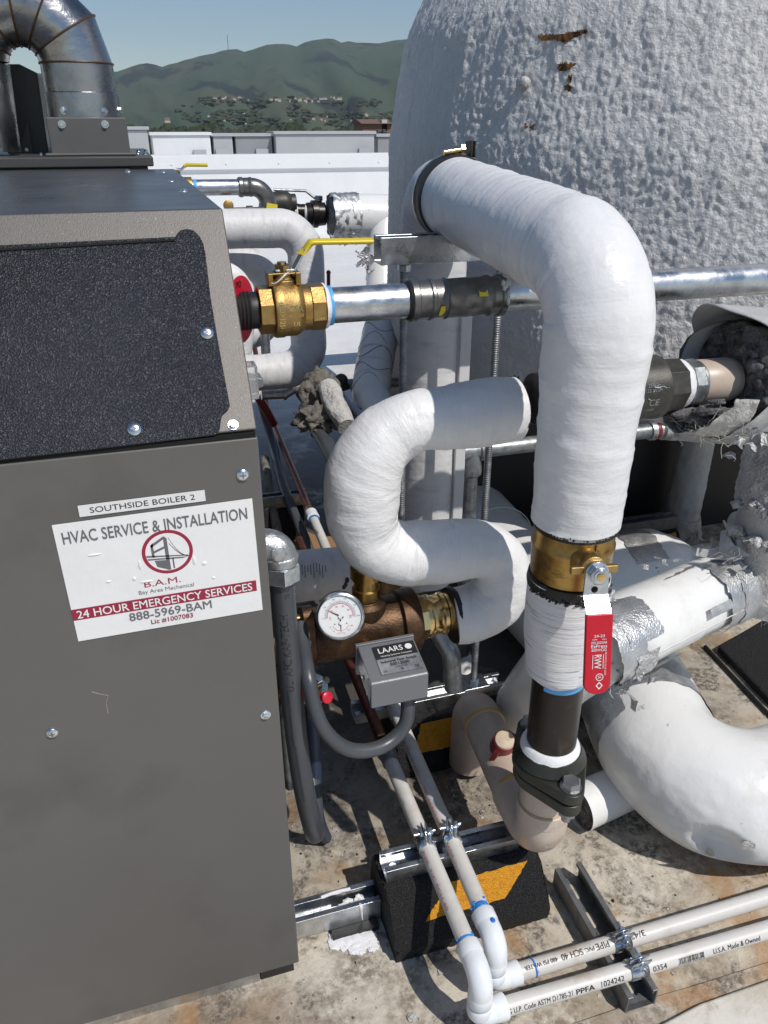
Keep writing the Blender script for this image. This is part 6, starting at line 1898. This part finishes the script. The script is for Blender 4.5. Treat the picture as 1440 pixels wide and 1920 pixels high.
# dark check valve and ball valve with a grey lever
t = thing('rear_ball_valve', 'dark ball valve with a thin grey lever beside the foil ended jacket', 'valve', lb_(590, 400, 3.75))
def B5(x, y): return lb_(x, y, 3.75)
m = MB()
m.lathe(B5(512, 382), gd_, [(0, .0503), (.0444, .0562), (.0666, .0533), (.0814, .0414), (.1036, .0414)], 0, 24); m.box(B5(524, 372) , (.0326, .0296, .0178))
m.build('check_body', 'valve', t, bevel=.002)
m = MB(); m.lathe(B5(545, 397), gd_, [(0, .0326), (.0296, .0355), (.0444, .0326), (.0740, .0326), (.0770, .0385), (.1036, .0385)], 0, 20); m.build('nipple', 'iron', t)
m = MB(); m.lathe(B5(551, 397), gd_, [(0, .0348), (.0089, .0377), (.0148, .0348)], 0, 20); m.lathe(B5(569, 399), gd_, [(0, .0348), (.0074, .0385), (.0148, .0348)], 0, 20); m.build('thread_tape', 'ptfe', t)
m = MB(); m.lathe(B5(574, 402), gd_, [(0, .0474), (.0237, .0503), (.0266, .0607), (.0503, .0607), (.0533, .0533), (.0888, .0503)], 0, 28); m.cyl(B5(597, 395), B5(597, 370), .0163); m.build('body', 'iron', t)
m = MB(); m.tube([B5(597, 372), B5(590, 371), B5(573, 358), B5(513, 355.5)], .0062, n=8); m.build('lever', 'galvd', t)
m = MB(); m.hexa(B5(597, 376), UPZ, .0207, .0207); m.build('stem_nut', 'zinc', t)
# foil ended jacket that runs off behind the tank
t = thing('rear_foil_jacket', 'white pipe jacket with a crumpled foil end, turning down beside the tank', 'pipe jacket', lb_(680, 420, 3.7))
j0, j1, j2, j3 = lb_(622, 405, 3.7), lb_(722, 407, 3.7), lb_(716, 545, 3.5), lb_(700, 590, 3.4)
m = MB(); m.tube([j0, lb_(860, 407, 3.7)], .0977, n=48, step=.0296, wob=.0030, wsc=9); m.build('jacket', 'pvcj', t)
m = MB(); m.tube([j1 + V((-.0074, -.0148, 0)), j2], .0740, n=40, step=.0222, wob=.0030); m.build('down_jacket', 'pvcj', t)
foil_band(t, j0 - gd_ * .006, j0 + gd_ * .12, .098, seed=11, wob=.008, edge=.012)
foil_band(t, lb_(719, 455, 3.62) , lb_(717, 525, 3.53), .0755, R(150), R(235), seed=13, wob=.006, edge=.008)
tatters(t, j0 + V((.04, -.05, -.08)), .045, 16, 51, .03); tatters(t, lb_(683, 490, 3.5), .05, 12, 52, .025)
m = MB(); m.lathe(j0 + gd_ * .0059, -gd_, [(0, .0858), (.0118, .0814), (.0178, .0592)], 0, 30, None, 0, None, .0089, 50); m.build('dark_end', 'wool', t)
t = thing('rear_marked_pipe', 'shaded white jacketed pipe with black pen lines leaning down behind the loop', 'pipe', lb_(700, 680, 2.25))
k0, k1, k2, k3 = lb_(722, 590, 2.36), lb_(706, 660, 2.26), lb_(694, 740, 2.12), lb_(720, 800, 1.98)
m = MB(); m.tube([k0, k1, k2, k3], .057, n=44, rad=[0, .2, .12, 0], step=.015, wob=.0015); m.build('jacket', 'pvcj', t)
m = MB()
for (c0_, c1_, r_, a0, a1) in ((k0, k1, .0575, 150, 280), (k1, k2, .0575, 160, 290)):
    for s in (.25, .6, .9):
        c = c0_.lerp(c1_, s); ax = (c1_ - c0_).normalized(); x, y, z = frame_of(ax)
        m.tube([c + (x * math.cos(R(a)) + y * math.sin(R(a))) * r_ + z * (.02 * math.sin(a * .05 + s * 7)) for a in range(0, 360, 12)], .0009, n=4)
m.build('pen_marks', 'ink', t)
for k in range(3): foil_band(t, k1.lerp(k2, .12 + .3 * k), k1.lerp(k2, .15 + .3 * k), .0573, seed=k, edge=.002, name='tape_band', mk='wrapg')
# mastic covered lump, small pipes under it
t = thing('mastic_joint', 'dirty lumpy mastic covered pipe joint low behind the loop', 'pipe joint', at(608, 760, 2.2))
m = MB(); blob(m, at(602, 742, 2.25), .062, 3, 0, .5, 8, (1, .8, 1.1), 4); blob(m, at(596, 785, 2.2), .055, 8, 0, .6, 9, (1, .9, .7), 4); blob(m, at(640, 782, 2.2), .045, 5, 0, .6, 9, (1.2, 1, .6), 4); m.build('joint', 'masticd', t, sharp=180)
m = MB(); m.tube([at(615, 725, 2.2), at(632, 768, 2.15), at(650, 800, 2.12)], .030, n=28, step=.01, wob=.007, wsc=25); m.build('wrapped_leg', 'mastic', t)
t = thing('rear_pipe_rail', 'dark grey pipe running level behind the shaded jackets, with a round end cap', 'pipe', at(690, 715, 2.45))
m = MB(); m.cyl(at(625, 722, 2.45), at(780, 714, 2.52), .017, 0, 20); m.build('pipe', 'galvd', t)
m = MB(); m.sphere(at(640, 713, 2.4), .021, 0, 10); m.cyl(at(640, 713, 2.4), at(648, 728, 2.42), .015); m.build('end_cap', 'valve', t)
m = MB(); m.tube([lb_(490, 740, 2.45), lb_(535, 738, 2.45), lb_(551, 728, 2.45)], .017, n=20, rad=.03); m.lathe(lb_(530, 739, 2.45), gd_, [(0, .019), (.006, .021), (.012, .019)], 0, 18); tag(m.build('rear_galvanised_elbow', 'galv'), 'short galvanised elbow lying under the shaded wrapped bend', 'pipe elbow')
m = MB(); m.cyl(lb_(497, 625, 2.55), lb_(499, 676, 2.55), .016, 0, 16); tag(m.build('rear_grey_upright', 'galvd'), 'short grey upright pipe between the shaded wrapped bends', 'pipe')
m = MB(); m.tube([at(574, 770, 2.3), at(610, 830, 2.15), at(650, 905, 2.0)], .022, n=20); tag(m.build('rear_grey_pipe', 'conduit'), 'dark grey pipe slanting over the roof behind the fat loop', 'pipe')
m = MB(); m.tube([at(628, 730, 2.3), at(655, 760, 2.2), at(690, 790, 2.1)], .012, n=14); tag(m.build('rear_blue_conduit', 'conduitb'), 'dark blue conduit slanting past the marked jacket', 'conduit')
m = MB(); p = lb_(616, 535, 2.4); m.tube([p, lb_(616, 512, 2.4)], .006, n=8); m.sphere(lb_(616, 511, 2.4), .0075, 0, 6); tag(m.build('dark_red_handle', 'redknob'), 'small dark red handle standing up behind the gas pipe', 'handle')

# clear latch cover and grey bracket on the boiler side
t = thing('latch_cover', 'small clear plastic latch cover on the boiler side above a grey bracket', 'latch', (BA + .012, .93, .96))
q0, q1 = onb(471, 682, .95), onb(481, 745, .95)
m = MB(); m.box2((BA, .94, q1.z), (q0.x + .006, .965, q0.z)); m.build('cover', 'clear', t, smooth=False, bevel=.002)
q0, q1 = onb(475, 698, 1.0), onb(496, 742, 1.0)
m = MB(); m.prism([(0, 0), (q1.x - BA, .012), (q1.x - BA, q0.z - q1.z - .01), (.004, q0.z - q1.z)], (BA, 1.0, q1.z), (1, 0, 0), UPZ, V((0, .03, 0))); m.build('bracket', 'boxgray', t, smooth=False, bevel=.002)

# low clutter between the boiler and the loop
g2 = rubber_block(.10, .40, 2.15, 2.30, .1, 'black rubber block in shade between the boiler and the fat loop', [(.12, .3), (.15, .3), (.16, .9), (.13, .9)], 'black rubber pipe blocks')
t = thing('strut_rail', 'dull strut rail on the shaded block behind the boiler edge', 'rail', (.25, 2.23, .1))
m = MB(); strut(m, (.08, 2.235, .1005), (.42, 2.235, .1005), UPZ); m.build('channel', 'galvd', t, smooth=False)
m = MB(); m.tube(smooth_path([onz(486, 745, .32), onz(512, 830, .17), onz(526, 900, .15), onz(548, 955, .12), onz(572, 1010, .08), onz(590, 1060, .03)]), .0155, n=20); tag(m.build('roof_conduit', 'conduit'), 'grey conduit bending down along the roof beside the copper pipe', 'conduit')
m = MB(); m.tube(smooth_path([onz(497, 860, .16), onz(506, 930, .12), onz(522, 1000, .06), onz(530, 1050, .02)]), .014, n=16, step=.012, wob=.003, wsc=40); tag(m.build('stained_hose', 'masticd'), 'stained ragged hose next to the boiler edge', 'hose')
m = MB(); m.slab([onz(x, y, .006) for x, y in ((543, 985), (600, 1010), (650, 1005), (655, 1050), (560, 1060))], UPZ * .006); tag(m.build('cardboard_scrap', 'cardboard', smooth=False), 'scrap of brown cardboard on the roof in the shade', 'cardboard')
m = MB(); m.tube([onz(483, 742, .36), onz(500, 770, .31), onz(513, 795, .25)], .016, n=14); tag(m.build('red_pipe_end', 'redknob'), 'dark red pipe end coming down beside the boiler edge', 'pipe')

# crumbs, flakes and chips on the roof
m = MB(); rn = random.Random(77)
def chip(p, s):
    a = rn.uniform(0, 6.28); n_ = rn.randint(4, 6); h = s * rn.uniform(.15, .5)
    tilt = V((rn.gauss(0, .25), rn.gauss(0, .25), 1)).normalized(); x, y, z = frame_of(tilt)
    pts = [p + x * (s * rn.uniform(.5, 1.2) * math.cos(a + 6.28 * k / n_)) + y * (s * rn.uniform(.4, 1) * math.sin(a + 6.28 * k / n_)) + UPZ * .0008 for k in range(n_)]
    m.slab(pts, z * h, rn.choice((0, 0, 0, 1, 1, 1, 1, 2)))
for (cx, cy, sx_, sy_, n_, s_) in ((.47, .95, .06, .08, 150, .0035), (.40, 1.05, .09, .08, 110, .003), (.78, .66, .18, .05, 70, .003), (.35, .62, .15, .12, 60, .0022), (.62, .72, .1, .1, 50, .0025), (1.0, 1.05, .12, .1, 120, .0045), (.17, .95, .05, .1, 50, .003), (.6, 1.5, .5, .5, 120, .004), (.20, .72, .1, .08, 40, .002)):
    for k in range(n_):
        x, y = rn.gauss(cx, sx_), rn.gauss(cy, sy_)
        if x > BA + .01 or y < BF - .03: chip(V((x, y, 0)), s_ * .55 * rn.lognormvariate(0, .5))
for (x, y, s_) in ((1115, 1637, .006), (825, 1822, .007), (1188, 1657, .005), (1150, 1690, .004), (870, 1505, .009), (857, 1500, .006)):
    chip(onz(x, y, 0), s_)
o = m.build('debris', ['masticd', 'fluff', 'black'], None, smooth=False, kind='stuff'); o['label'] = 'crumbs and flakes scattered on the roof'
m = MB(); q = onz(773, 1908, .002); m.lathe(q, UPZ, [(0, .007), (.001, .0075), (.0012, .004), (.0022, .004), (.0025, .0001)], 0, 18); tag(m.build('roof_fastener', 'mastic'), 'single round fastener head flush in the roof, nearest the lower edge', 'fastener')
